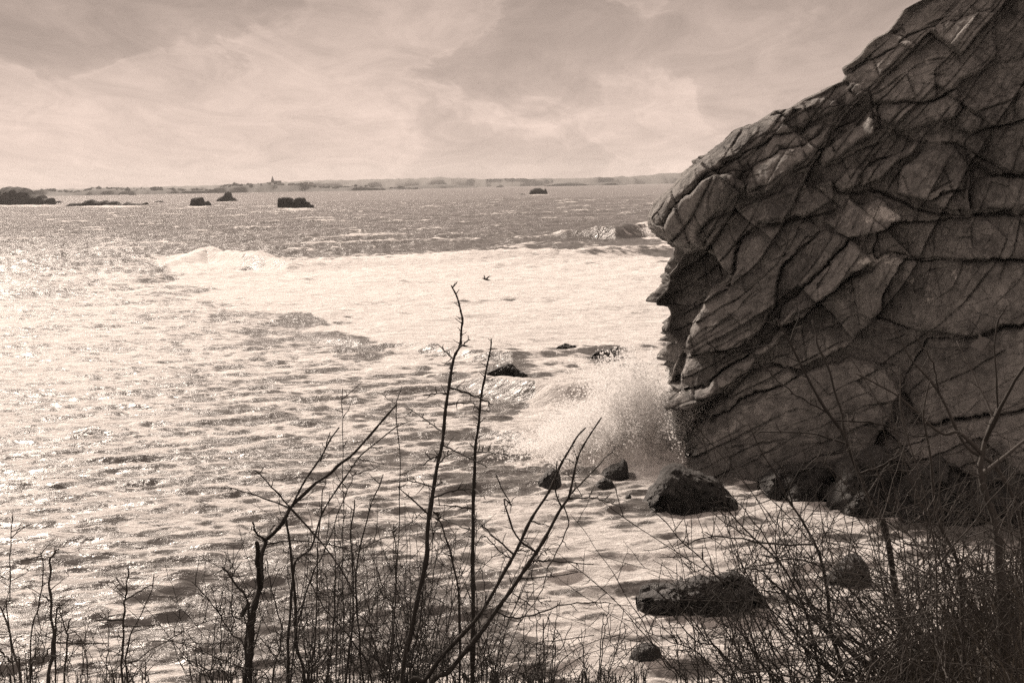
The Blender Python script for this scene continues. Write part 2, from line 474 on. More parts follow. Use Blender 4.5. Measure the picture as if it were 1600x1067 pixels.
    sheet([(250, 412), (285, 400), (330, 394), (430, 414), (560, 408), (800, 400), (1075, 386), (1080, 560), (960, 550), (880, 560), (780, 560), (640, 545), (520, 535), (470, 500), (380, 470), (300, 450)], 0.76, 16)
    sheet([(420, 470), (800, 480), (1080, 480), (1080, 640), (900, 620), (760, 600), (560, 560)], 0.72, 30)
    sheet([(800, 600), (900, 585), (1080, 560), (1090, 745), (960, 745), (850, 725), (780, 680)], 0.95, 22)
    sheet([(700, 735), (880, 745), (1110, 735), (1240, 750), (1420, 800), (1700, 815), (1700, 1130), (900, 1130), (780, 950)], 0.70, 40)
    sheet([(1000, 350), (1060, 345), (1075, 382), (1005, 372)], 0.9, 8)
    sheet([(-80, 1000), (500, 940), (900, 1000), (900, 1150), (-80, 1150)], 0.55, 60)
    sheet([(380, 640), (800, 600), (820, 760), (900, 1000), (500, 960), (300, 860)], 0.52, 80)
    sheet([(-80, 440), (250, 430), (330, 440), (480, 480), (640, 540), (800, 600), (780, 700), (500, 860), (250, 1000), (-80, 1000)], 0.49, 60)  # streaky foam that also paints the sun's glare into the left water
    holes = [(885, 552, 26, 9), (945, 562, 26, 9), (790, 578, 44, 9), (965, 612, 22, 9)]
    for hu, hv, ru, rv in holes:
        e = np.exp(-(((U - hu) / ru) ** 2 + ((V - hv) / rv) ** 2))
        foam *= 1 - 0.9 * np.clip(e * 1.6, 0, 1)
    # burst of water piled against the foot of the cliff
    bx, by = on_z(1018, 722)[:2]
    rr = np.hypot((X - bx) / np.where(X < bx, 3.4, 2.2), (Y - by) / np.where(Y < by, 1.3, 2.6))
    burst = 0.8 * np.exp(-rr ** 2) * (1 + 1.1 * fbm(X * 1.5, Y * 1.5, octv=5, seed=5, gain=.6))
    Z += 1.1 * np.clip(burst, 0, 2)
    foam = np.maximum(foam, np.clip(1.3 * np.exp(-(rr / 1.5) ** 2), 0, 1))
    # crest foam in open water, thin streaks
    foam = np.maximum(foam, 0.20 + 0.35 * smooth(Z, 0.25, 0.75) * (1 - smooth(Y, 160, 600)) + 0.10 * nz)
    # water breaking white around the rocks
    for cu, cv, ru, rv, k in ((1078, 787, 80, 9, .95), (958, 750, 36, 8, .9), (862, 758, 28, 7, .9), (1095, 957, 110, 12, .95), (1010, 1037, 36, 8, .9), (1260, 780, 70, 8, .9), (1400, 806, 110, 8, .9), (1325, 908, 40, 9, .8),
                              (40, 321.5, 70, 2.2, .52), (170, 323, 75, 2, .52), (308, 323.5, 26, 1.8, .52), (354, 315.5, 24, 1.4, .5), (462, 327, 40, 2.0, .56), (842, 305, 22, 1.3, .5)):
        foam = np.maximum(foam, k * np.exp(-(((U - cu) / ru) ** 2 + ((V - cv) / rv) ** 2) ** 2))
    foam = np.maximum(foam, 0.56 * smooth(Z, 0.22, 0.62) * smooth(Y, 120, 200) * (1 - smooth(Y, 700, 1400)))
    foam *= 1 - 0.9 * np.exp(-((U - 935) / 62) ** 4 - ((V - 361) / 15) ** 4)      # the dark unbroken wave beside the cliff tip
    # wavelet fronts are bare water, their backs and tops carry the foam
    slope = np.gradient(Z, axis=0) / np.gradient(Y, axis=0)
    near = 1 - smooth(Y, 120, 260)
    foam = foam - near * (0.26 + 0.20 * smooth(Y, 36, 58)) * smooth(slope, 0.04, 0.34) * (1 - smooth(foam, 0.62, 0.95)) + near * 0.06
    choppy = (1 - 0.45 * np.clip(foam, 0, 1) * (Y > 60)) * (0.45 + 0.55 * smooth(Y, 70, 130))
    Yp = np.maximum.accumulate(Y - DY * choppy + np.arange(nr)[:, None] * -1e-6, axis=0) + np.arange(nr)[:, None] * 1e-4     # crests never fold over
    P = np.stack([X - DX * choppy, Yp, Z], -1).reshape(-1, 3)
    P[:, 2] -= 0.0
    far = smooth(Y, 90, 420)
    o = np_obj('sea', P, grid_faces(nr, nc)[:, ::-1] if False else grid_faces(nr, nc), M_SEA, attrs={'foam': np.clip(foam, 0, 1).ravel(), 'far': far.ravel()})
    tag(o, 'choppy sunlit sea streaked with foam from shore to horizon', kind='structure')
build_sea()

# seabed under everything, so that no gap shows from other positions
o = np_obj('seabed', [(-9000, -150, -3.2), (9000, -150, -3.2), (9000, 9000, -3.2), (-9000, 9000, -3.2)], [(0, 1, 2, 3)], M_EARTH)
tag(o, 'sea bed below the water', kind='structure')

# ------------------------------------------------------------------ cliff
def build_cliff():
    trace = [(1446, 0), (1412, 19), (1390, 47), (1360, 66), (1338, 88), (1317, 108), (1323, 118), (1314, 128), (1285, 141), (1244, 163), (1229, 171), (1208, 173), (1184, 191), (1154, 202), (1124, 227), (1090, 255), (1060, 279), (1041, 300), (1022, 319), (1008, 339), (1022, 360), (1041, 375), (1062, 389), (1066, 394), (1058, 414), (1045, 436), (1044, 455), (1025, 471), (1024, 478), (1041, 481), (1045, 492), (1038, 517), (1052, 529), (1052, 537), (1074, 541), (1058, 554), (1049, 575), (1047, 594), (1040, 600), (1058, 609), (1032, 626), (1036, 633), (1064, 641), (1056, 657), (1060, 680), (1055, 702), (1058, 718), (1066, 729), (1075, 760)]
    def face_y(x, z):
        return 49.0 - 0.45 * (x - 6.0) + 0.10 * z
    zs, xs = [], []
    for u, v in trace:
        y = 50.0
        for _ in range(8):
            p = at_y(u, v, y); y = face_y(p[0], p[2]) + 0.8
        zs.append(p[2]); xs.append(p[0])
    zs = np.array(zs[::-1]); xs = np.array(xs[::-1])
    zs = np.concatenate([[-2.2], zs, [zs[-1] + 2.0, zs[-1] + 5.5]]); xs = np.concatenate([[xs[0]], xs, [xs[-1] + 2.4, xs[-1] + 8.0]])
    zrow = np.concatenate([np.linspace(-2.2, 17.6, 640), np.linspace(17.6, zs[-1], 40)[1:]])
    xl = np.interp(zrow, zs, xs)
    xl = xl + fbm(zrow * 1.7, zrow * 0, octv=4, seed=3) * 0.16
    a = np.concatenate([np.linspace(0, 1, 46) ** 1.5 * 1.2, np.linspace(1.2, 12.2, 440)[1:], np.linspace(12.2, 34, 60)[1:]])
    bk = np.linspace(1, 0, 40)[:-1] ** 1.6 * 26.0
    NB = len(bk); nc = NB + len(a); nr = len(zrow)
    Z = np.repeat(zrow[:, None], nc, 1); XL = np.repeat(xl[:, None], nc, 1)
    X = np.empty((nr, nc)); Y = np.empty((nr, nc))
    ker = np.exp(-(np.arange(-60, 61) / 26.0) ** 2); ker /= ker.sum()
    xsm = np.convolve(np.pad(xl, 60, mode='edge'), ker, 'valid')
    X[:, NB:] = XL[:, NB:] + a[None, :] + (xsm - xl)[:, None] * smooth(a, 0.0, 3.5)[None, :]
    Rr = 0.8
    aa = np.clip(1 - a / Rr, 0, 1)
    rnd = Rr * (1 - np.sqrt(np.clip(1 - aa ** 2, 0, 1)))
    Y[:, NB:] = face_y(X[:, NB:], Z[:, NB:]) + rnd[None, :]
    yl = face_y(xl, zrow) + Rr
    X[:, :NB] = XL[:, :NB] + (0.42 * bk + 0.6 * (1 - np.exp(-bk / 1.0)) * 0)[None, :]
    Y[:, :NB] = yl[:, None] + bk[None, :]
    U, V = project(np.stack([X, Y, Z], -1))
    S = X * 1.09 + np.where(np.arange(nc)[None, :] < NB, -2.2 * bk.max() * 0, 0)      # along the face
    S = np.where(np.arange(nc)[None, :] < NB, XL - (Y - yl[:, None]), S)
    # ---- tilted slabs: layers along the dip, each cut into blocks
    wx = fbm(S * 0.13, Z * 0.13, octv=2, seed=1) * 0.8; wz = fbm(S * 0.13 + 9, Z * 0.13, octv=2, seed=2) * 0.8
    wf = fbm(S * 0.9, Z * 0.9, octv=3, seed=70) * 0.05
    s2, z2 = S + wx, Z + wz + wf
    bend = R(34.0) + R(8) * np.tanh((Z - 8) / 4.0)
    p = s2 * math.cos(R(36)) + z2 * math.sin(R(36)); q = -s2 * np.sin(bend) + z2 * np.cos(bend)
    def blocks(p, q, h, Lp, seed, skew=0.25):
        g = q / h + 40
        i0 = np.floor(g); o0 = np.zeros_like(i0)
        jit = lambda i: i + 0.30 * (_hash(i, o0, o0, seed) - 0.5) * 2
        i = np.where(g < jit(i0), i0 - 1, np.where(g >= jit(i0 + 1), i0 + 1, i0))
        lo, hi = jit(i), jit(i + 1)
        gp = (p + skew * q) / (Lp * (0.6 + 0.8 * _hash(i, o0, o0 + 1, seed))) + 17 * _hash(i, o0, o0 + 2, seed) + 50
        j0 = np.floor(gp)
        jj = lambda k: k + 0.32 * (_hash(i, k, o0 + 3, seed) - 0.5) * 2
        j = np.where(gp < jj(j0), j0 - 1, np.where(gp >= jj(j0 + 1), j0 + 1, j0))
        plo, phi = jj(j), jj(j + 1)
        fq = (g - lo) / (hi - lo); fp = (gp - plo) / (phi - plo)
        dq = np.minimum(g - lo, hi - g) * h; dp = np.minimum(gp - plo, phi - gp) * Lp
        rr_ = lambda k: _hash(i, j, o0 + k, seed + 5)
        return fq, fp, dq, dp, rr_, i * 1000 + j
    disp = fbm(S * 0.13, Z * 0.13, octv=2, seed=6) * 1.5
    disp0 = disp.copy()
    zone = smooth(fbm(S * 0.16 + 3, Z * 0.16, octv=2, seed=64), -0.18, 0.22)
    fq, fp, dq, dp, rr_, ID = blocks(p, q, 1.55, 4.4, 11)
    ID = ID.astype(np.int64)
    dm = np.minimum(dq, dp * 1.2)
    disp += (rr_(1) - 0.5) * 0.95 + (0.5 - fq) * (rr_(2) * 0.85 - 0.10) + (fp - 0.5) * (rr_(3) - 0.5) * 1.5
    gmod = smooth(fbm(S * 0.7, Z * 0.7, octv=3, seed=91), -0.12, 0.25)
    disp += gmod * (-0.09 * np.exp(-(dm / 0.030) ** 2)) - 0.05 * np.exp(-dm / 0.10)
    w1, w2, vid, vc, vd = voronoi(p / 1.5, q / 0.62, 23)
    disp += (idr(vid, 1) - .5) * 0.10 + vc * (idr(vid, 2) - .5) * 0.34 - vd * (idr(vid, 3) * 0.26 - 0.04)
    w1, w2, vid, vc, vd = voronoi(p / 0.5, q / 0.26, 24)
    disp += (idr(vid, 1) - .5) * 0.025 + vc * (idr(vid, 2) - .5) * 0.09 - vd * (idr(vid, 3) * 0.08 - 0.01)
    a1, a2, a3, a4, r2, _i = blocks(p + 0.3 * wf, q + 0.5 * wf, 0.56, 2.7, 12, -0.5)
    dm2 = np.minimum(a3, a4)
    amp2 = 0.35 + 0.85 * zone
    disp += amp2 * ((r2(1) - 0.5) * 0.30 + (0.5 - a1) * (r2(2) * 0.40 - 0.06) + (a2 - 0.5) * (r2(3) - 0.5) * 0.26 - 0.10 * np.exp(-(dm2 / 0.025) ** 2) - 0.04 * np.exp(-dm2 / 0.08))
    b1, b2_, b3, b4, r3, _i = blocks(p, q + wf, 0.20, 0.62, 13, 0.4)
    dm3 = np.minimum(b3, b4)
    amp3 = smooth(fbm(S * 0.35, Z * 0.35, octv=3, seed=66), -0.1, 0.3)
    disp += amp3 * ((r3(1) - 0.5) * 0.11 + (b1 - .5) * 0.06 - 0.05 * np.exp(-(dm3 / 0.025) ** 2))
    # steep cross joints
    c1, c2_, c3, c4, r4, _i = blocks(Z + 0.35 * wx, S + 0.30 * wf * 4 + 0.25 * Z + wx, 1.5, 90.0, 14, 0.1)
    jm = smooth(fbm(S * 0.2 + 40, Z * 0.2, octv=2, seed=61), -0.02, 0.22)
    disp += jm * (-0.09 * np.exp(-(c3 / 0.03) ** 2) + (r4(1) - 0.5) * 0.20 + (c1 - 0.5) * (r4(2) - 0.5) * 0.35)
    rid = 1 - 2 * np.abs(fbm(S * 0.8, Z * 0.8, octv=4, seed=8, gain=0.55))
    disp += fbm(S * 0.7, Z * 0.7, octv=3, seed=8) * 0.10 + fbm(S * 3.1, Z * 3.1, octv=4, seed=18, gain=0.6) * 0.055
    big0 = disp0
    calm = 1 - smooth(poly_sd(U, V, [(1060, 760), (1085, 680), (1130, 620), (1250, 560), (1350, 500), (1480, 470), (1620, 480), (1650, 640), (1500, 720), (1300, 760)]), -25, 25)
    disp = disp * (1 - 0.66 * calm) + big0 * 0.66 * calm
    # ---- cracks and ledges traced from the photograph: (points, groove depth m, width px, step m, reach px)
    z3 = lambda L: [(1000 + x / 2.667, 200 + y / 2.667) for x, y in L]
    z5 = lambda L: [(1000 + x / 2.667, y / 2.667) for x, y in L]
    z4 = lambda L: [(1000 + x / 2.667, 500 + y / 2.667) for x, y in L]
    marks = [
        (z3([(260, 445), (330, 410), (430, 335), (520, 300), (640, 270), (720, 215), (770, 190)]), .35, 3, .35, 35),
        (z3([(260, 445), (275, 475), (340, 530), (380, 600)]), .25, 3, -.0, 35),
        (z3([(510, 420), (560, 385), (620, 365), (680, 390), (760, 370), (820, 330), (830, 290)]), .8, 4, .35, 30),
        (z3([(810, 265), (920, 275), (1000, 272), (1080, 300), (1170, 335), (1300, 355), (1420, 362), (1600, 350)]), 1.2, 5, .55, 60),
        (z3([(380, 620), (400, 520), (440, 455), (560, 395)]), .3, 3, -.25, 25),
        (z3([(240, 740), (330, 660), (380, 630), (480, 590), (560, 540), (640, 500), (760, 400)]), .35, 3, -.12, 20),
        (z3([(210, 890), (300, 830), (420, 740), (480, 680), (560, 640), (600, 540)]), .35, 3, .2, 20),
        (z3([(560, 830), (650, 745), (760, 645), (850, 545), (890, 430)]), .5, 3, -.55, 28),
        (z3([(540, 860), (620, 800), (760, 705), (880, 622), (960, 560)]), .6, 3.5, .45, 40),
        (z3([(280, 960), (400, 890), (520, 830), (600, 800)]), .45, 3, .25, 22),
        (z3([(250, 1040), (380, 960), (560, 860), (620, 840)]), .4, 3, -.25, 22),
        (z3([(900, 690), (1040, 650), (1200, 610), (1400, 550)]), .35, 3, .2, 25),
        (z3([(850, 545), (1000, 500), (1200, 480), (1380, 450), (1480, 470)]), .3, 3, .15, 25),
        (z3([(480, 600), (520, 690), (530, 720)]), .2, 2, 0, 20),
        (z3([(620, 420), (600, 520), (590, 640)]), .25, 2.5, .1, 20),
        (z3([(720, 430), (700, 520), (690, 560)]), .25, 2.5, .1, 20),
        (z3([(910, 350), (940, 450), (930, 500), (960, 560)]), .3, 2.5, 0, 20),
        (z3([(300, 760), (290, 850), (250, 960)]), .3, 2.5, .15, 14),
        (z5([(200, 790), (250, 750), (330, 690), (430, 610), (560, 540), (700, 450), (760, 430)]), .4, 3, .3, 26),
        (z5([(330, 700), (360, 720), (430, 750)]), .45, 3, 0, 26),
        (z5([(380, 690), (450, 650), (560, 580), (700, 500), (800, 470)]), .35, 3, .2, 20),
        (z5([(440, 765), (460, 800), (540, 770), (620, 720), (700, 690), (740, 640)]), .9, 4, .7, 30),
        (z5([(560, 640), (640, 650), (665, 665)]), .25, 2.5, .2, 20),
        (z5([(730, 690), (740, 620), (800, 560), (900, 500), (980, 440)]), .7, 4, -.35, 22),
        (z5([(735, 705), (830, 680), (950, 610), (1060, 560)]), .9, 4, .6, 30),
        (z5([(1060, 545), (1150, 590), (1230, 605), (1320, 590), (1400, 650), (1540, 730), (1600, 745)]), .7, 4, .45, 30),
        (z5([(800, 745), (830, 800), (920, 810)]), .5, 3.5, .2, 20),
        (z5([(915, 730), (1000, 670), (1080, 640), (1140, 600)]), .5, 3, .35, 24),
        (z5([(1075, 800), (1075, 700), (1100, 630), (1200, 560)]), .45, 3.5, -.3, 24),
        (z5([(1340, 600), (1365, 700), (1345, 860)]), .4, 3, .25, 30),
        (z5([(1185, 850), (1200, 800), (1300, 750), (1345, 735)]), .5, 3.5, -.35, 22),
        (z5([(900, 480), (960, 400), (1060, 330), (1180, 260), (1330, 230)]), .4, 3, .3, 24),
        (z5([(1000, 390), (1100, 330), (1220, 310), (1330, 300)]), .35, 3, .2, 20),
        (z5([(880, 300), (1000, 230), (1100, 170), (1250, 90), (1400, 60)]), .35, 3, .25, 26),
        (z5([(1180, 480), (1280, 400), (1330, 330), (1480, 260), (1600, 230)]), .35, 3, .25, 26),
        (z5([(1260, 460), (1400, 470), (1480, 430), (1600, 380)]), .4, 3, .3, 24),
        (z4([(85, 345), (180, 292), (280, 245), (360, 195), (480, 130), (600, 62), (700, 10)]), .5, 3.5, .55, 36),
        (z4([(180, 500), (220, 450), (260, 400), (340, 375)]), .5, 3, .25, 16),
        (z4([(190, 500), (270, 405), (360, 362), (460, 330), (560, 272), (640, 230), (720, 215)]), .6, 3.5, -.35, 30),
        (z4([(240, 320), (320, 300), (420, 230), (460, 190)]), .35, 3, .2, 18),
        (z4([(250, 560), (350, 500), (520, 470), (620, 470)]), .3, 3, .15, 24),
        (z4([(480, 320), (500, 400), (490, 470)]), .25, 2.5, .1, 20),
        (z4([(560, 640), (640, 590), (760, 540), (900, 520)]), .6, 4, -.4, 30),
        (z4([(600, 690), (720, 640), (820, 560)]), .4, 3, .2, 20),
        (z4([(780, 180), (860, 130), (1000, 110), (1150, 60)]), .35, 3, .2, 30),
        (z4([(900, 350), (1000, 330), (1120, 300), (1280, 160)]), .4, 3, .3, 26),
    ]
    zs_ = lambda L: [(1002 + x / 1.7324, 82 + y / 1.7324) for x, y in L]
    slabs = [   # (outline, how far it stands out, lean back per metre up the dip normal, tilt along the dip)
        ([(15, 455), (110, 320), (260, 205), (380, 155), (500, 108), (545, 150), (430, 200), (300, 265), (180, 330), (110, 400), (60, 470)], .30, .25, 0),
        ([(110, 400), (180, 330), (300, 265), (440, 200), (500, 185), (470, 230), (380, 270), (290, 330), (240, 320), (170, 350), (130, 430)], .10, .2, .05),
        ([(15, 455), (60, 470), (110, 400), (170, 350), (235, 325), (285, 365), (230, 420), (190, 450), (160, 490), (165, 522), (110, 530), (60, 490)], .60, -.1, .10),
        ([(285, 370), (300, 325), (380, 270), (470, 230), (520, 190), (490, 260), (430, 290), (400, 330), (330, 375), (295, 385)], .60, .45, 0),
        ([(473, 300), (490, 260), (560, 210), (620, 168), (645, 190), (590, 235), (530, 280), (485, 314)], .85, .35, .1),
        ([(518, 357), (540, 330), (590, 310), (602, 330), (590, 362), (540, 378)], .45, .5, 0),
        ([(590, 345), (610, 305), (680, 285), (740, 243), (750, 255), (690, 300), (640, 348), (600, 368)], .60, .5, 0),
        ([(692, 385), (700, 320), (760, 260), (850, 245), (880, 290), (885, 412), (790, 402), (730, 395)], .65, .30, -.25),
        ([(888, 400), (892, 350), (950, 330), (1060, 345), (1060, 430), (900, 432)], .45, .3, .1),
        ([(770, 402), (820, 370), (884, 360), (886, 425), (800, 420)], .85, .4, 0),
        ([(545, 62), (700, -30), (860, -90), (960, -110), (960, 20), (860, 90), (770, 130), (640, 140), (580, 120)], .15, .25, 0),
        ([(640, 145), (770, 135), (860, 95), (880, 150), (800, 190), (720, 217), (645, 190)], .35, .35, .1),
        ([(860, 150), (960, 110), (1060, 80), (1060, 190), (900, 212), (850, 200)], .45, .3, 0),
        ([(880, 240), (900, 217), (1060, 170), (1060, 330), (950, 328), (900, 300)], .35, .25, .15),
        ([(165, 490), (200, 450), (285, 400), (420, 350), (512, 340), (525, 385), (440, 448), (330, 455), (280, 490), (245, 570), (238, 598), (180, 520)], .55, .40, -.05),
        ([(488, 468), (530, 432), (640, 398), (712, 450), (640, 486), (560, 497)], .70, .7, 0),
        ([(243, 595), (285, 500), (340, 462), (440, 458), (480, 488), (430, 560), (380, 640), (368, 710), (270, 780), (140, 802), (128, 760), (170, 680), (240, 630)], .95, .22, -.20),
        ([(390, 560), (480, 492), (560, 490), (556, 520), (480, 590), (390, 690), (330, 745), (350, 700)], .35, .2, .1),
        ([(378, 690), (480, 600), (556, 522), (568, 500), (622, 560), (540, 622), (430, 712), (368, 742)], .95, .60, 0),
        ([(400, 740), (540, 627), (640, 570), (720, 562), (700, 640), (640, 700), (560, 800), (420, 850), (330, 850), (300, 812)], .35, .22, .05),
        ([(650, 645), (720, 562), (880, 570), (1060, 562), (1060, 720), (900, 762), (760, 762), (640, 722)], .15, .2, .05),
        ([(636, 490), (720, 452), (860, 442), (1060, 447), (1060, 556), (880, 566), (720, 556), (630, 560)], .12, .3, .05),
        ([(48, 947), (150, 898), (300, 818), (370, 745), (396, 745), (300, 850), (200, 907), (160, 937), (60, 962)], 1.05, .5, 0),
        ([(126, 802), (270, 788), (300, 815), (150, 897), (118, 880)], .45, .1, -.2),
        ([(145, 1060), (180, 990), (260, 938), (400, 878), (560, 828), (640, 830), (700, 900), (650, 1000), (600, 1130), (300, 1170), (90, 1170)], 1.10, .30, -.05),
        ([(158, 1000), (168, 960), (300, 862), (400, 850), (422, 868), (260, 933), (190, 980)], .60, .4, 0),
        ([(705, 905), (780, 780), (900, 768), (1060, 730), (1060, 960), (900, 980), (760, 1010)], .45, .3, .05),
        ([(610, 1120), (660, 1000), (760, 1015), (900, 985), (1060, 965), (1060, 1180), (640, 1190)], .85, .35, 0)]
    fm = (np.arange(nc)[None, :] >= NB) & (U < 1700)
    SID = np.zeros(U.shape, np.int64)
    Uq = U + fbm(S * 1.3, Z * 1.3, octv=4, seed=133, gain=.6) * 9; Vq = V + fbm(S * 1.3 + 5, Z * 1.3, octv=4, seed=134, gain=.6) * 9
    own = np.full(U.shape, -0.14)
    for k, (pl, off_, lean_, tilt_) in enumerate(slabs):
        pl = zs_(pl)
        u0, u1 = min(c[0] for c in pl) - 12, max(c[0] for c in pl) + 12; v0, v1 = min(c[1] for c in pl) - 12, max(c[1] for c in pl) + 12
        m = fm & (U > u0) & (U < u1) & (V > v0) & (V < v1)
        if not m.any(): continue
        sd = poly_sd(Uq[m], Vq[m], pl)
        cu, cv = (u0 + u1) / 2, (v0 + v1) / 2
        lu = (U[m] - cu) / 45.0; lv = (cv - V[m]) / 45.0                       # metres, roughly
        qn = -lu * 0.57 + lv * 0.82; pn = lu * 0.82 + lv * 0.57
        val = off_ * 0.82 - 0.95 * lean_ * np.clip(qn, -1.6, 1.6) + tilt_ * np.clip(pn, -2.5, 2.5) - 0.14 * np.exp(sd / 4.0) - 0.16 * np.exp(sd / 1.3)
        ins = sd < 0
        o_ = own[m]; i_ = SID[m]
        o_[ins] = val[ins]; i_[ins] = k + 1
        own[m] = o_; SID[m] = i_
    wsl = fm * (1 - smooth(U, 1590, 1680)) * (V > -60)
    det = disp - disp0
    disp = disp0 * (1 - 0.5 * wsl) + det * (1 - 0.30 * wsl) + own * wsl
    ID = SID
    fmf = fm.astype(float)
    Un = U + fbm(S * 1.6, Z * 1.6, octv=3, seed=33) * 6; Vn = V + fbm(S * 1.6 + 5, Z * 1.6, octv=3, seed=34) * 6
    for pts, gd, gw, st, reach in marks:
        u0 = min(c[0] for c in pts) - 3.2 * reach; u1 = max(c[0] for c in pts) + 3.2 * reach
        v0 = min(c[1] for c in pts) - 3.2 * reach; v1 = max(c[1] for c in pts) + 3.2 * reach
        m = fm & (U > u0) & (U < u1) & (V > v0) & (V < v1)
        if not m.any(): continue
        uu, vv = Un[m], Vn[m]
        d, sg = line_dist(uu, vv, pts)
        al = np.clip(np.minimum(np.hypot(uu - pts[0][0], vv - pts[0][1]), np.hypot(uu - pts[-1][0], vv - pts[-1][1])) / 25.0, 0.15, 1)
        al = al * (0.25 + 0.75 * smooth(vnoise(uu * 0.045, vv * 0.045, seed=int(pts[0][0])), -0.25, 0.2))
        disp[m] += -gd * 0.30 * al * np.exp(-(d / (gw * 0.42)) ** 2) + 0.25 * st * al * np.tanh(sg * d / 1.2) * np.exp(-d / (reach * 0.8))
    # the hollow below the brow
    hol = poly_sd(Un, Vn, [(1000, 392), (1062, 391), (1100, 383), (1141, 428), (1110, 465), (1082, 500), (1077, 541), (1000, 541)])
    disp -= fmf * 1.6 * (1 - smooth(hol, -9, 2))
    hol2 = poly_sd(Un, Vn, [(1000, 541), (1077, 541), (1066, 585), (1062, 606), (1000, 606)])
    disp -= fmf * 1.2 * (1 - smooth(hol2, -6, 2))
    hol3 = poly_sd(Un, Vn, [(1000, 645), (1070, 642), (1130, 610), (1110, 650), (1075, 700), (1066, 735), (1000, 735)])
    disp -= fmf * 0.8 * (1 - smooth(hol3, -8, 3))
    brow = poly_sd(Un, Vn, [(1008, 339), (1110, 240), (1180, 230), (1150, 300), (1100, 350), (1100, 383), (1062, 390)])
    disp += fmf * 0.25 * (1 - smooth(brow, -14, 4))
    foot = poly_sd(Un, Vn, [(1060, 740), (1085, 690), (1135, 640), (1230, 600), (1330, 590), (1330, 760), (1060, 790)])
    disp += fmf * 0.3 * (1 - smooth(foot, -30, 6))
    # keep the traced outline: relief fades to zero at the very edge
    edge = np.ones(nc); edge[NB:] = smooth(a, -0.03, 0.22); edge[:NB] = smooth(bk, 0.0, 1.0)
    disp *= (0.10 + 0.90 * edge)[None, :]
    # facing direction: towards the camera on the face, to the left on the flank
    wfr = np.ones(nc); wfr[:NB] = 0.15
    X2 = X - disp * (0.25 * wfr + 0.9 * (1 - wfr))[None, :] * edge[None, :]
    Y2 = Y - disp * wfr[None, :]
    P = np.stack([X2, Y2, Z + fbm(S * 0.8, Z * 0.8, octv=3, seed=90) * 0.15], -1).reshape(-1, 3)
    Fq = grid_faces(nr, nc)
    # vertex normals of the whole surface, shared by the slabs so that they meet without a seam
    g = P.reshape(nr, nc, 3)
    N = np.cross(np.gradient(g, axis=1), np.gradient(g, axis=0)).reshape(-1, 3)
    N /= np.linalg.norm(N, axis=1)[:, None] + 1e-12
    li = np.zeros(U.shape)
    for lu, lv, ru, rv, k in ((1378, 335, 42, 16, 1.0), (1330, 345, 40, 16, .55), (1370, 408, 60, 14, .8), (1345, 420, 50, 10, .6), (1425, 440, 14, 8, .8), (1448, 468, 24, 8, .7), (1495, 428, 16, 14, .7), (1440, 245, 30, 14, .5), (1180, 345, 30, 20, .35), (1230, 345, 20, 6, .6), (1450, 700, 60, 40, .3), (1125, 530, 42, 75, .50), (1160, 440, 30, 40, .40)):  # lichen patches, plus light painted into the colour of the left buttress
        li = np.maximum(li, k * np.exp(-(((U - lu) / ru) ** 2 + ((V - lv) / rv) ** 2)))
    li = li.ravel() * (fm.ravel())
    root = tag(empty('cliff', (float(np.interp(0, zs, xs)) + 6, 46.0, 0.0)), 'towering dark rock cliff of tilted cracked slabs rising from the surf', 'cliff')
    off = np.array(root.location)
    idf = ID.ravel()[Fq[:, 0]]
    vis = (U.ravel() < 1640) & (np.arange(nr * nc) % nc >= NB) & (V.ravel() > -30)
    small = {}
    uniq, cnt = np.unique(idf[vis[Fq[:, 0]]], return_counts=True)
    keep = set(uniq[cnt > 150].tolist()) - {0}
    isk = np.isin(idf, list(keep)) & vis[Fq[:, 0]]
    def patch(name, faces):
        vi, inv_ = np.unique(faces, return_inverse=True)
        me = np_mesh(name, P[vi] - off, inv_.reshape(-1, 4), M_CLIFF, {'lichen_and_lit': li[vi]}, N[vi])
        link(bpy.data.objects.new(name, me), root)
    patch('rock_face', Fq[~isk])
    for k in sorted(keep):
        patch('slab', Fq[isk & (idf == k)])
build_cliff()

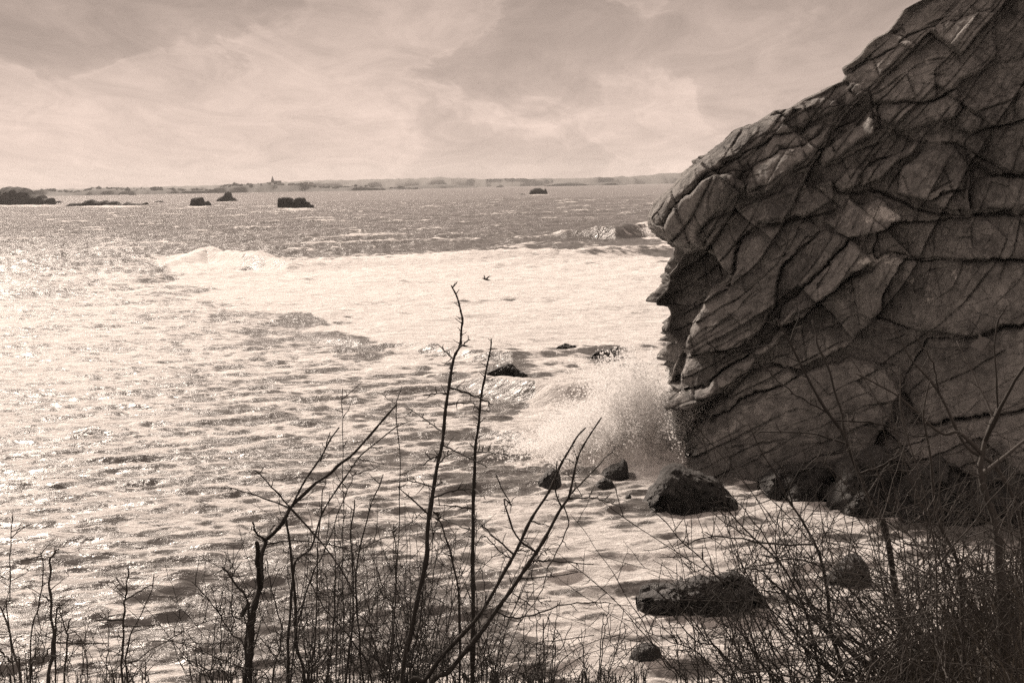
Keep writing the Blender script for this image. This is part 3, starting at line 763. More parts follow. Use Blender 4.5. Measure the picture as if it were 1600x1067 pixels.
# ------------------------------------------------------------------ rocks built from their profile
def rock_profile(name, top, wl, depth, mat, label, cat='rock', group=None, seed=0, nx=70, nphi=40, rough=0.12, facet=0.25, lean=0.0, parent=None, kind=None, sink=0.6, power=0.75):
    """top: outline in photo pixels (left to right); wl: the pixel row where its foot meets the water under its middle"""
    us = np.array([p[0] for p in top], float); vs_ = np.array([p[1] for p in top], float)
    mid = on_z((us[0] + us[-1]) / 2, wl)
    y0 = mid[1]
    P = at_y(us, vs_, np.full(len(us), y0))
    xs, zs = P[:, 0], np.maximum(P[:, 2], 0.0)
    W = xs[-1] - xs[0]; Hh = zs.max()
    t = np.linspace(0, 1, nx); x = xs[0] + W * t
    zt = np.interp(x, xs, zs) + 0.0
    prof = np.sqrt(np.clip(1 - (2 * t - 1) ** 2, 0, 1)) ** 0.7
    ph = np.linspace(0, math.pi, nphi)
    Xg = np.repeat(x[:, None], nphi, 1)
    cph, sph = np.cos(ph), np.sin(ph)
    Dg = depth * 0.5 * (0.12 + 0.88 * prof)
    Yg = y0 + 0.0 - Dg[:, None] * np.sign(cph) * np.abs(cph) ** power
    Zg = (zt[:, None] + sink) * np.abs(sph)[None, :] ** power - sink
    sc_ = max(Hh, 0.3)
    fr = 1.6 / sc_
    a, b, c = Xg * fr + seed * 7.1, Yg * fr, Zg * fr
    n1 = fbm(a, b, c, 4, seed)
    _, _, ID, c1, d1 = voronoi((Xg + Zg * 0.6) * fr * 1.1 + seed, (Yg * 0.5 + Zg * 0.8 - Xg * .3) * fr * 1.3, seed + 3)
    fct = (idr(ID, 1) - 0.5) + c1 * (idr(ID, 2) - .5) * 1.4 + d1 * (idr(ID, 3) - .5) * 1.4
    _, _, ID2, c2, d2 = voronoi((Xg - Zg * 0.5) * fr * 3.1 + seed, (Yg * 0.7 + Zg + Xg * .5) * fr * 3.4, seed + 8)
    fct = fct + 0.32 * ((idr(ID2, 1) - 0.5) + c2 * (idr(ID2, 2) - .5) * 2 + d2 * (idr(ID2, 3) - .5) * 2) + 0.5 * fbm(a * 4, b * 4, c * 4, 3, seed + 40)
    hard = sph[None, :]
    Yg = Yg - np.sign(cph)[None, :] * (n1 * rough * 2 + fct * facet) * sc_ * np.abs(cph)[None, :] ** .3
    Zg = Zg + (n1 * rough + fct * facet * 0.35) * sc_ * 0.6 * hard
    Xg = Xg + fbm(a + 50, b, c, 4, seed + 5) * rough * sc_ * 0.9 + lean * (Yg - y0)
    V = np.stack([Xg, Yg, Zg], -1).reshape(-1, 3)
    org = None if parent else (float(mid[0]), float(y0), 0.0)
    o = np_obj(name, V, grid_faces(nx, nphi), mat, parent, origin=org)
    if not parent:
        tag(o, label, cat, group, kind)
    return o
def zz(off, s, L):
    return [(off[0] + x / s, off[1] + y / s) for x, y in L]

B = 'boulders in the surf'
s6 = 3.138
big = rock_profile('boulder', zz((700, 540), s6, [(960, 780), (985, 720), (1030, 650), (1065, 590), (1105, 578), (1150, 583), (1185, 610), (1240, 622), (1300, 650), (1350, 685), (1390, 725), (1425, 770)]), 786, 2.2, M_BOULDER, 'large dark dome shaped boulder at the foot of the cliff', 'boulder', B, 4, 110, 70, 0.06, 0.30, power=0.62)
rock_profile('boulder', zz((700, 540), s6, [(725, 660), (745, 640), (770, 605), (810, 585), (835, 580), (858, 553), (878, 575), (884, 628)]), 744, 1.3, M_BOULDER, 'pointed dark boulder in the surf left of the dome boulder', 'boulder', B, 6, 60, 44, 0.07, 0.16)
rock_profile('boulder', zz((700, 540), s6, [(722, 690), (735, 665), (765, 645), (795, 655), (815, 685)]), 757, 0.7, M_BOULDER, 'small low dark rock just below the pointed boulder', 'boulder', B, 7, 40, 30, 0.07, 0.14)
rock_profile('boulder', zz((700, 540), s6, [(440, 665), (465, 640), (490, 610), (515, 600), (540, 610), (550, 640), (556, 682)]), 757, 1.1, M_BOULDER, 'small dark peaked rock in foam behind the leaning twigs', 'boulder', B, 8, 50, 36, 0.07, 0.16)
rock_profile('boulder', zz((700, 540), s6, [(868, 745), (875, 728), (890, 722), (898, 745)]), 776, 0.4, M_BOULDER, 'tiny dark rock between pointed boulder and dome boulder', 'boulder', B, 9, 24, 20, 0.07, 0.12)
s1 = 2.667
rock_profile('boulder', zz((1000, 760), s1, [(-10, 485), (20, 462), (90, 440), (180, 400), (250, 372), (320, 365), (370, 362), (430, 362), (465, 385), (485, 430), (520, 480), (560, 545)]), 952, 1.3, M_BOULDER, 'long ridged boulder lying in shallow foam below the cove', 'boulder', B, 12, 120, 70, 0.07, 0.42, power=0.6)
rock_profile('boulder', zz((1000, 760), s1, [(-5, 440), (5, 412), (50, 402), (110, 402), (145, 405), (160, 440)]), 929, 0.8, M_BOULDER, 'flat topped block at the left end of the ridged boulder', 'boulder', B, 13, 50, 36, 0.05, 0.14)
rock_profile('boulder', [(980, 1036), (990, 1015), (1003, 1006), (1020, 1004), (1032, 1012), (1037, 1035)], 1036, 0.8, M_BOULDER, 'small rounded rock awash near the bottom edge', 'boulder', B, 14, 46, 34, 0.10, 0.18)
rock_profile('boulder', zz((1000, 760), s1, [(770, 385), (800, 360), (840, 315), (880, 275), (915, 285), (945, 330), (955, 390)]), 906, 1.2, M_BOULDER, 'squat pointed boulder seen through the bramble twigs', 'boulder', B, 15, 50, 36, 0.10, 0.2)
for k, (pts, wl, lb) in enumerate([([(862, 552), (870, 542), (884, 536), (898, 540), (911, 551)], 556, 'low dark rock awash in the foam straight left of the overhang'),
                                   ([(921, 560), (932, 550), (950, 546), (966, 541), (973, 549), (966, 560)], 564, 'flat dark rock awash closest to the cliff wall'),
                                   ([(742, 589), (765, 579), (785, 571), (801, 568), (808, 577), (828, 588)], 589, 'long low dark rock awash beside the tall thorny stems')]):
    rock_profile('awash_rock', pts, wl, 1.0, M_BOULDER, lb, 'rock', 'rocks awash in the surf', 90 + k, 50, 34, 0.12, 0.45)
# rubble at the cliff foot
RB = 'fallen blocks along the cliff foot'
rub = [([(1185, 752), (1205, 738), (1240, 730), (1285, 722), (1320, 735), (1345, 775)], 766, 2.0, 'low wide fallen block at the left end of the cliff foot rubble'),
       ([(1228, 772), (1245, 756), (1268, 748), (1292, 758), (1300, 776)], 777, 1.2, 'small fallen block in front of the low wide one'),
       ([(1290, 782), (1312, 745), (1340, 712), (1375, 698), (1410, 712), (1432, 750), (1440, 795)], 788, 2.0, 'tall fallen block behind the main bramble stem'),
       ([(1318, 800), (1330, 776), (1352, 766), (1376, 780), (1388, 802)], 802, 1.3, 'rounded boulder at the water line behind the bramble stem'),
       ([(1375, 802), (1400, 770), (1430, 735), (1475, 716), (1515, 742), (1545, 806)], 800, 2.0, 'wide fallen block right of the rounded boulder'),
       ([(1470, 812), (1500, 778), (1540, 742), (1590, 735), (1640, 765), (1670, 815)], 808, 2.0, 'fallen block furthest right along the cliff foot')]
for i, (pts, wl, dp, lb) in enumerate(rub):
    rock_profile('fallen_block', pts, wl, dp, M_CLIFF if False else M_BOULDER, lb, 'boulder', RB, 20 + i, 60, 44, 0.06, 0.36, power=0.6)
# pale square block lodged on the cliff
def block(name, c, size, mat, rz, label, cat):
    bm = bmesh.new(); bmesh.ops.create_cube(bm, size=1.0)
    bmesh.ops.subdivide_edges(bm, edges=bm.edges[:], cuts=3, use_grid_fill=True)
    rnd = random.Random(5)
    for v in bm.verts:
        v.co = Vector((v.co.x * size[0], v.co.y * size[1], v.co.z * size[2])) * (1 + rnd.uniform(-.22, .16))
    me = bpy.data.meshes.new(name); bm.to_mesh(me); bm.free(); me.materials.append(mat)
    o = link(bpy.data.objects.new(name, me)); o.location = c; o.rotation_euler = (0.3, 0.5, rz)
    return tag(o, label, cat)
pb = at_y(1539, 540, 42.6)
block('stone_block', Vector(pb), (0.42, 0.5, 0.42), flat_material('pale_stone', (0.12, 0.115, 0.11), 0.3, 6.0, 0.9, 0.02), 0.5, 'pale squarish stone lodged on the cliff at right', 'stone')

# ------------------------------------------------------------------ far rocks
SG = 'rocks standing out at sea'
kw = dict(mat=M_STACK, cat='rock', group=SG, nx=80, nphi=26, rough=0.06, facet=0.10)
s5 = 5.333
a0 = (0, 260)
rock_profile('rock_islet', zz(a0, s5, [(-260, 300), (-200, 230), (-120, 190), (-40, 195), (10, 205), (40, 175), (75, 170), (110, 178), (140, 170), (180, 185), (215, 178), (250, 200), (285, 235), (320, 243), (355, 238), (370, 262), (395, 270), (430, 258), (446, 268), (452, 315)]), 320, 40, label='broad flat topped rock islet at the left edge of the sea', seed=31, **kw)
rock_profile('sea_rock', zz(a0, s5, [(452, 305), (470, 292), (495, 288), (525, 302)]), 317, 8, label='tiny rock at the right foot of the broad islet', seed=32, **kw)
rock_profile('rock_reef', zz(a0, s5, [(548, 330), (590, 310), (690, 305), (720, 285), (770, 276), (800, 290), (830, 300), (850, 290), (880, 282), (910, 300), (945, 290), (975, 292), (1000, 312), (1030, 318), (1060, 298), (1090, 308), (1180, 312), (1225, 300), (1240, 316)]), 321.5, 14, label='long low jagged reef right of the broad islet', seed=33, **{**kw, 'nx': 140})
for k, (pts, wl, lb) in enumerate([([(1280, 300), (1310, 288), (1345, 286), (1370, 300)], 316, 'low reef rock just right of the long jagged reef'),
                                   ([(1070, 236), (1085, 226), (1115, 222), (1135, 234)], 305, 'faint small skerry beyond the long jagged reef'),
                                   ([(975, 240), (985, 233), (998, 240)], 305.2, 'faintest dot of rock left of the small skerry')]):
    rock_profile('sea_rock', zz(a0, s5, pts), wl, 8, label=lb, seed=34 + k, **{**kw, 'nx': 40})
b0 = (270, 260)
rock_profile('sea_rock', zz(b0, s5, [(115, 335), (155, 318), (160, 268), (185, 262), (215, 258), (245, 258), (252, 288), (275, 292), (295, 288), (318, 312)]), 322, 12, label='square topped sea rock with low tail, third from left', seed=41, **kw)
rock_profile('sea_rock', zz(b0, s5, [(362, 288), (385, 262), (425, 245), (445, 214), (465, 206), (482, 218), (490, 258), (515, 265), (535, 285)]), 314, 14, label='peaked sea rock with sloping shoulders right of the square one', seed=42, **kw)
rock_profile('sea_rock', zz(b0, s5, [(876, 282), (885, 264), (925, 258), (950, 262), (970, 258), (992, 268), (1000, 285), (1015, 292), (1025, 268), (1060, 258), (1095, 264), (1105, 290), (1130, 296), (1145, 318), (1170, 322), (1174, 342)]), 325, 11, label='dark notched twin topped sea rock left of centre', seed=43, **{**kw, 'power': 0.35})
rock_profile('sea_rock', zz(b0, s5, [(1255, 335), (1265, 326), (1278, 334)]), 323, 3, label='tiny rock dot right of the twin topped rock', seed=44, **{**kw, 'nx': 24})
c0, s7 = (720, 260), 4.21
rock_profile('sea_rock', zz(c0, s7, [(448, 185), (458, 158), (490, 144), (520, 142), (545, 156), (560, 146), (572, 180)]), 303.5, 14, label='lone rounded sea rock near the middle of the horizon', seed=45, **kw)
rock_profile('sea_rock', zz(c0, s7, [(380, 188), (400, 180), (425, 184)]), 304.5, 6, label='low sliver of rock left of the lone rounded rock', seed=46, **{**kw, 'nx': 30})

# ------------------------------------------------------------------ far shore
def ridge(name, pts, y, depth, mat, label, seed, jag=1.0, kind='structure', parent=None, n=420):
    us = np.array([p[0] for p in pts], float); vs_ = np.array([p[1] for p in pts], float)
    P = at_y(us, vs_, np.full(len(us), float(y)))
    x = np.linspace(P[0, 0], P[-1, 0], n)
    z = np.interp(x, P[:, 0], np.maximum(P[:, 2], 0))
    rows = []
    for k, (dy, fz) in enumerate(((-0.5, 0.0), (-0.42, 0.45), (-0.2, 0.8), (0.0, 1.0), (0.25, 0.8), (0.5, 0.0))):
        zz_ = z * fz + (fbm(x * 0.05, x * 0 + k * 3, octv=4, seed=seed + k) * 5.0 * jag * (z > 0.5) if 0 < k < 5 else 0)
        zz_ = np.maximum(zz_, -1.5) if 0 < k < 5 else x * 0 - 1.5
        rows.append(np.stack([x, y + depth * dy + fbm(x * 0.01, x * 0 + k, octv=3, seed=seed) * depth * .3, zz_], -1))
    V = np.concatenate(rows)
    o = np_obj(name, V, grid_faces(len(rows), n)[:, ::-1], mat, parent, origin=None)
    if not parent: tag(o, label, kind=kind)
    return o
ridge('hills', [(-500, 305), (-200, 300), (60, 297), (200, 293), (300, 291), (420, 287), (470, 283), (560, 281), (650, 279), (690, 277), (760, 280), (840, 279), (900, 279), (1000, 275), (1040, 271), (1100, 270), (1300, 268), (1700, 270), (2100, 275)], 7600, 700, M_FARHILL, 'pale wooded hills along the horizon', 51, 1.2, n=900)
def islet(name, pts, y, depth, label, seed, mat=M_FARWOOD):
    o = ridge(name, pts, y, depth, mat, label, seed, 0.35, kind=None, n=90)
    return tag(o, label, 'island', 'low islands in front of the far hills')
islet('low_island', [(852, 290), (870, 286.5), (890, 285), (905, 285.5), (922, 289)], 5600, 160, 'long low island right of the lone rounded sea rock', 61)
islet('low_island', [(925, 289), (940, 285.5), (955, 284.5), (970, 286), (977, 288)], 5600, 160, 'shorter low island beside the cliff brow', 62)
islet('low_island', [(618, 294), (650, 290), (690, 288), (720, 289.5), (745, 292)], 5400, 160, 'faint long low island at the centre of the far shore', 63)
islet('low_island', [(775, 292), (781, 287.5), (788, 292)], 5200, 60, 'tiny pointed island between the long low ones', 64, M_STACK)
# wooded promontory with a village
prom = [(60, 300), (75, 295.5), (100, 299), (130, 300), (138, 295), (170, 294), (200, 296), (240, 293.5), (280, 296), (340, 297), (346, 291), (360, 289), (400, 288), (425, 286), (440, 288), (470, 288), (500, 291), (530, 293), (560, 290), (600, 294), (660, 296)]
ridge('far_shore', prom, 4300, 300, M_FARWOOD, 'low dark wooded promontory across the bay', 71, 0.5, n=500)
rg = np.random.default_rng(4)
TV, TF = [], []
ico = bmesh.new(); bmesh.ops.create_icosphere(ico, subdivisions=1, radius=1.0)
iv = np.array([v.co[:] for v in ico.verts]); itf = np.array([[v.index for v in f.verts] for f in ico.faces]); ico.free()
pu = np.array([p[0] for p in prom], float); pv = np.array([p[1] for p in prom], float)
nb = 0
for k in range(420):
    u = rg.uniform(60, 660)
    g = at_y(u, np.interp(u, pu, pv), 4300 + rg.uniform(-70, 40))
    if g[2] < 1.0: continue
    r = rg.uniform(2.5, 6.5) * (1.5 if rg.random() < 0.1 else 1)
    q = iv * np.array([r * rg.uniform(.9, 1.5), r, r * rg.uniform(.7, 1.2)]) * (1 + rg.uniform(-.25, .25, (len(iv), 1)))
    TV.append(q + np.array([g[0], g[1], max(g[2] - rg.uniform(0, 6), 1)])); TF.append(itf + nb); nb += len(iv)
o = np_obj('far_trees', np.concatenate(TV), np.concatenate(TF), M_FARWOOD)
tag(o, 'distant tree crowns massed along the far promontory', 'woodland', kind='stuff')
def box_mesh(name, x0, x1, y0, y1, z0, z1, mat, parent):
    V = [(x, y, z) for z in (z0, z1) for (x, y) in ((x0, y0), (x1, y0), (x1, y1), (x0, y1))]
    me = bpy.data.meshes.new(name); me.from_pydata(V, [], [(3, 2, 1, 0), (4, 5, 6, 7), (0, 1, 5, 4), (1, 2, 6, 5), (2, 3, 7, 6), (3, 0, 4, 7)]); me.materials.append(mat)
    return link(bpy.data.objects.new(name, me), parent)
def gable(name, x0, x1, y0, y1, z0, h, mat, parent):
    ym = (y0 + y1) / 2
    V = [(x0, y0, z0), (x1, y0, z0), (x1, y1, z0), (x0, y1, z0), (x0, ym, z0 + h), (x1, ym, z0 + h)]
    me = bpy.data.meshes.new(name); me.from_pydata(V, [], [(0, 1, 5, 4), (2, 3, 4, 5), (1, 2, 5), (3, 0, 4), (3, 2, 1, 0)]); me.materials.append(mat)
    return link(bpy.data.objects.new(name, me), parent)
def pyramid(name, x, y, r, z0, h, mat, parent):
    V = [(x + r * math.cos(R(45 * k + 22)), y + r * math.sin(R(45 * k + 22)), z0) for k in range(8)] + [(x, y, z0 + h)]
    me = bpy.data.meshes.new(name); me.from_pydata(V, [], [(k, (k + 1) % 8, 8) for k in range(8)] + [tuple(range(7, -1, -1))]); me.materials.append(mat)
    return link(bpy.data.objects.new(name, me), parent)
g = at_y(426, 287, 4330.0)
ch = tag(empty('church', (g[0], g[1], g[2] - 6)), 'distant church with thin spire above the far promontory trees', 'church')
box_mesh('nave', 5, 26, -5, 5, -4, 9, M_STONE, ch); gable('roof', 4.5, 26.5, -5.6, 5.6, 9, 5, M_SLATE, ch)
tw = box_mesh('tower', -4, 4, -4, 4, -4, 16, M_STONE, ch); pyramid('spire', 0, 0, 4.2, 16, 14, M_SLATE, tw)
HG = 'village houses on the far promontory'
for (u, v, lb) in ((418, 291, 'small pale house just left below the distant church'), (437, 290, 'small pale house just right of the distant church'), (456, 289.5, 'small pale house second to the right of the distant church'), (478, 287.5, 'tall pale house at the right end of the far village'), (486, 288, 'narrow pale house beside the tallest far village house')):
    g = at_y(u, v, 4240.0)
    h = tag(empty('house', (g[0], g[1], g[2] - 5)), lb, 'house', HG)
    box_mesh('wall', -6, 6, -4, 4, -6, 6, M_PLASTER, h); gable('roof', -6.4, 6.4, -4.6, 4.6, 6, 4, M_SLATE, h)

# ------------------------------------------------------------------ spray
def spray(name, n, fn, label, seed):
    rng = np.random.default_rng(seed)
    C, S = fn(rng, n)
    n = len(C)
    tet = np.array([(1, 1, 1), (1, -1, -1), (-1, 1, -1), (-1, -1, 1)]) * 0.7
    V = C[:, None, :] + tet[None] * S[:, None, None] * rng.uniform(.5, 1.4, (n, 4, 1))
    Fc = np.array([(0, 1, 2), (0, 3, 1), (0, 2, 3), (1, 3, 2)])[None] + np.arange(n)[:, None, None] * 4
    o = np_obj(name, V.reshape(-1, 3), Fc.reshape(-1, 3), M_SPRAY)
    return tag(o, label, 'spray', kind='stuff')
def burst(rng, n):
    # jets: each throws drops along an arc from the foot of the cliff
    out, sz = [], []
    jets = 300
    for j in range(jets):
        u0 = 1064 - 190 * rng.random() ** 1.4; base = on_z(u0, rng.uniform(706, 730))
        vx = rng.normal(-0.5, 0.7); vy = rng.normal(-0.2, 0.8)
        peak = 4.7 * math.exp(-((u0 - 1005) / 75) ** 2) * rng.uniform(0.35, 1.0) + 0.4
        m = n // jets
        t = rng.beta(1.3, 1.6, m) * rng.uniform(.6, 1.0)
        z = peak * 4 * t * (1 - t) * (1 - .45 * t) + rng.normal(0, .10 + .10 * peak * t, m)
        sp = 0.03 + 0.13 * t ** 1.5
        p = np.stack([base[0] + vx * t * 2.4 + rng.normal(0, 1, m) * sp, base[1] + vy * t * 2 + rng.normal(0, 1, m) * sp, z], -1)
        out.append(p); sz.append(0.006 + 0.040 * rng.random(m) ** 4)
    P = np.concatenate(out); s = np.concatenate(sz); k = P[:, 2] > 0.05
    return P[k], s[k]
spray('sea_spray', 150000, burst, 'white burst of spray thrown up against the cliff foot', 2)
def far_spray(rng, n):
    u = rng.uniform(985, 1032, n); base = on_z(u, 371.0)
    z = np.abs(rng.normal(0, 0.7, n)) + 0.2
    return np.stack([base[:, 0], base[:, 1] + rng.normal(0, 1.0, n), z], -1), rng.uniform(.03, .10, n)
spray('sea_spray', 5000, far_spray, 'small burst of white spray behind the cliff brow', 3)

# ------------------------------------------------------------------ headland under the camera
def ground_z(x, y):
    x = np.asarray(x, float); y = np.asarray(y, float)
    z = 8.52 - 0.30 * np.maximum(0, y - 2.5) - 0.55 * np.maximum(0, y - 6.0) - 0.9 * np.maximum(0, y - 9.0)
    z = z + 0.62 * smooth(x / np.maximum(y, 1.5), 0.16, 0.42) * smooth(y, 1.5, 4.0) * (1 - smooth(y, 6.5, 9.0))
    return z + fbm(x * 0.9, y * 0.9, octv=4, seed=4) * 0.22
gx = np.linspace(-16, 22, 150); gy = np.linspace(-12, 17, 130)
GX, GY = np.meshgrid(gx, gy, indexing='xy')
o = np_obj('headland_slope', np.stack([GX, GY, np.maximum(ground_z(GX, GY), -3.0)], -1).reshape(-1, 3), grid_faces(130, 150), M_EARTH)
tag(o, 'earth slope of the headland below the bushes', kind='structure')

# ------------------------------------------------------------------ bare shrubs
rnd = random.Random(11)
def catmull(P, m):
    P = np.asarray(P, float)
    if len(P) < 3:
        t = np.linspace(0, 1, m + 1)[:, None]; return P[0] + (P[-1] - P[0]) * t
    Q = np.vstack([2 * P[0] - P[1], P, 2 * P[-1] - P[-2]])
    out = []
    for i in range(1, len(Q) - 2):
        for k in range(m):
            t = k / m
            out.append(0.5 * (2 * Q[i] + (Q[i + 1] - Q[i - 1]) * t + (2 * Q[i - 1] - 5 * Q[i] + 4 * Q[i + 1] - Q[i + 2]) * t * t + (3 * Q[i] - Q[i - 1] - 3 * Q[i + 1] + Q[i + 2]) * t ** 3))
    out.append(Q[-2]); return np.array(out)
class Tubes:
    def __init__(s): s.V = []; s.F = []; s.n = 0
    def tube(s, P, r, sides=5):
        P = np.asarray(P, float); r = np.asarray(r, float); n = len(P)
        T_ = np.gradient(P, axis=0); T_ /= np.linalg.norm(T_, axis=1)[:, None] + 1e-9
        ref = np.array([0.13, 0.97, 0.2]); 
        A = np.cross(T_, ref); A /= np.linalg.norm(A, axis=1)[:, None] + 1e-9
        Bv = np.cross(T_, A)
        an = np.arange(sides) / sides * 2 * np.pi
        ring = P[:, None, :] + r[:, None, None] * (np.cos(an)[None, :, None] * A[:, None, :] + np.sin(an)[None, :, None] * Bv[:, None, :])
        s.V.append(ring.reshape(-1, 3)); s.F.append(grid_faces(n, sides, True) + s.n); s.n += n * sides
        # closed tip
        s.V.append(P[-1:] + T_[-1:] * r[-1]); tip = s.n; s.n += 1
        base = tip - sides
        s.F.append(np.array([(base + k, base + (k + 1) % sides, tip, tip) for k in range(sides)]))
    def build(s, name, mat, parent, off):
        V = np.concatenate(s.V) - off; Fq = np.concatenate(s.F)
        me = bpy.data.meshes.new(name)
        tri = Fq[:, 2] == Fq[:, 3]
        sizes = np.where(tri, 3, 4); starts = np.concatenate([[0], np.cumsum(sizes)[:-1]])
        idx = Fq[np.stack([np.ones(len(Fq), bool)] * 3 + [~tri], 1)]
        me.vertices.add(len(V)); me.vertices.foreach_set('co', V.astype(np.float32).ravel())
        me.loops.add(len(idx)); me.loops.foreach_set('vertex_index', idx.astype(np.int32))
        me.polygons.add(len(Fq)); me.polygons.foreach_set('loop_start', starts.astype(np.int32))
        me.polygons.foreach_set('use_smooth', np.ones(len(Fq), bool))
        me.update(calc_edges=True); me.materials.append(mat)
        return link(bpy.data.objects.new(name, me), parent)
def wiggle(P, amp, seed):
    rg_ = np.random.default_rng(seed)
    n = len(P); t = np.linspace(0, 1, n)
    for k in range(3):
        f = rg_.uniform(2, 9); ph = rg_.uniform(0, 6.28, 3)
        P = P + amp / (k + 1) * np.stack([np.sin(f * 6.28 * t + ph[j]) for j in range(3)], -1) * np.minimum(1, t * 5)[:, None]
    return P
def stem_tube(tb, pix, d, w0, w1, seed, root=True, knobs=True, m=7, drift=None):
    """pix: photo pixels from the foot to the tip; d: metres from the camera; w0, w1: thickness in photo pixels"""
    rg_ = random.Random(seed)
    dr = rg_.uniform(-.25, .25) if drift is None else drift
    n = len(pix)
    P = np.array([at_y(u, v, d + dr * i / max(n - 1, 1)) for i, (u, v) in enumerate(pix)])
    if root:
        gz = float(ground_z(P[0, 0], P[0, 1]))
        if P[0, 2] > gz:
            P = np.vstack([[P[0, 0] + rg_.uniform(-.04, .04), P[0, 1] + rg_.uniform(-.05, .05), gz - 0.04], P])
    Q = catmull(P, m)
    px_ = d / FPX
    Q = wiggle(Q, 0.85 * px_, seed)
    t = np.linspace(0, 1, len(Q))
    r = 0.40 * px_ * (w0 + (w1 - w0) * t ** 0.8)
    if knobs:
        r = r * (1 + np.array([rg_.choice((0, 0, 0.12, 0.35)) for _ in t]))
    tb.tube(Q, r, 6 if w0 > 5 else 5 if w0 > 2.5 else 4)
    return Q, r
def spurs(tb, Q, r, d, count, lpx, seed, wpx=1.8):
    """short thorny side shoots along a stem"""
    rg_ = random.Random(seed); px_ = d / FPX
    for _ in range(count):
        i = rg_.randrange(int(len(Q) * .15), len(Q) - 1)
        T_ = Q[min(i + 1, len(Q) - 1)] - Q[i - 1]; T_ /= np.linalg.norm(T_) + 1e-9
        side = rg_.choice((-1, 1)); a = R(rg_.uniform(35, 80)) * side
        ax = np.array([T_[0] * math.cos(a) + T_[2] * math.sin(a), rg_.uniform(-.5, .5), -T_[0] * math.sin(a) + T_[2] * math.cos(a)])
        ax /= np.linalg.norm(ax)
        L = lpx * px_ * rg_.uniform(.25, 1.0) ** 1.3
        k = max(3, int(L / (9 * px_)))
        t = np.linspace(0, 1, k + 1)[:, None]
        S = Q[i] + ax * L * t + np.array([rg_.uniform(-.1, .1), 0, rg_.uniform(-.05, .16)]) * L * t * t
        S = wiggle(S, 0.9 * px_, rg_.randrange(99999))
        ww = wpx * px_ * .5
        tb.tube(S, ww * (1 - .55 * t[:, 0]), 4)
        if L > 30 * px_:
            for _k in range(rg_.randrange(1, 4)):
                j = rg_.randrange(1, len(S)); q = np.array([rg_.uniform(-1, 1), rg_.uniform(-.4, .4), rg_.uniform(-.2, 1)]); q /= np.linalg.norm(q)
                l2 = L * rg_.uniform(.12, .4)
                tb.tube([S[j], S[j] + q * l2 * .5, S[j] + q * l2 + np.array([0, 0, .05 * l2])], np.array([ww * .7, ww * .6, ww * .3]), 3)
def lean_grow(tb, u, v, ang, L, d, w, seed, curve=0.0, spur=6, root=True):
    """free shoot: starts at a pixel, grows along a screen angle (deg from up, + to the right)"""
    rg_ = random.Random(seed); n = max(4, int(L / 45)); pts = [(u, v)]
    a = ang
    for k in range(n):
        a += rg_.uniform(-7, 7) + curve / n
        pts.append((pts[-1][0] + math.sin(R(a)) * L / n, pts[-1][1] - math.cos(R(a)) * L / n))
    if root and v < 1070:
        sh = max(-1.2, min(1.2, math.tan(R(max(-70, min(70, ang))))))
        pts = [(u - sh * (1078 - v), 1078), (u - sh * (1078 - v) * .45, v + (1078 - v) * .5)] + pts
    Q, r = stem_tube(tb, pts, d, w, max(1.0, w * .35), seed, root=root, m=3)
    spurs(tb, Q, r, d, spur, min(70, L * .28), seed + 1, max(1.2, w * .5))
    return Q
zA = lambda L: [(200 + x / 2.498, 640 + y / 2.498) for x, y in L]
zB = lambda L: [(0 + x / 3.475, 760 + y / 3.475) for x, y in L]
zC = lambda L: [(600 + x / 2.667, 440 + y / 2.667) for x, y in L]
zD = lambda L: [(600 + x / 3.2, 780 + y / 3.2) for x, y in L]
zE = lambda L: [(1000 + x / 2.667, 500 + y / 2.667) for x, y in L]
zG = lambda L: [(1000 + x / 2.667, 760 + y / 2.667) for x, y in L]
SHR = 'bare shrubs along the cliff edge'
def shrub(label, d, base_u, stems, filler=None, mat=M_BARK, spur=(8, 46), name='thorn_shrub'):
    """stems: (points, thickness at foot, at tip, [twigs: (points, w0, w1)])"""
    b = at_y(base_u, 1075, d); loc = np.array([b[0], b[1], float(ground_z(b[0], b[1]))])
    root = tag(empty(name, loc), label, 'shrub', SHR)
    for k, st in enumerate(stems):
        pts, w0, w1, tw = st[:4]
        sd = hash((int(pts[0][0]), len(pts), k)) % 9999
        dd = d + (sd % 100) / 100 * 0.3 - 0.15
        tb = Tubes(); drift = ((sd // 7) % 100) / 100 * .4 - .2
        Q, r = stem_tube(tb, pts, dd, w0, w1, sd, drift=drift)
        so = tb.build('stem', mat, root, loc)
        for j, (tp, a_, b_) in enumerate(tw):
            t2 = Tubes()
            # start the twig on the stem itself
            uu, vv = project(Q); i0 = int(np.argmin((uu - tp[0][0]) ** 2 + (vv - tp[0][1]) ** 2))
            Q2, r2 = stem_tube(t2, [(uu[i0], vv[i0])] + list(tp[1:]), Q[i0][1], a_ * 1.35, b_ * 1.35, sd + 31 * (j + 1), root=False, m=5)
            spurs(t2, Q2, r2, dd, 6 if len(tp) > 2 else 2, 20, sd + j, 1.7)
            t2.build('twig', mat, so, 0 * loc)
            t2o = so.children[-1] if so.children else None
        t3 = Tubes(); spurs(t3, Q, r, dd, spur[0], spur[1], sd + 5)
        t3.build('side_shoots', mat, so, 0 * loc)['kind'] = 'stuff'
        for c in so.children:
            c.matrix_parent_inverse = Matrix.Translation(-Vector(loc))
    if filler:
        tb = Tubes(); filler(tb)
        tb.build('fine_twigs', mat, root, loc)['kind'] = 'stuff'
    return root
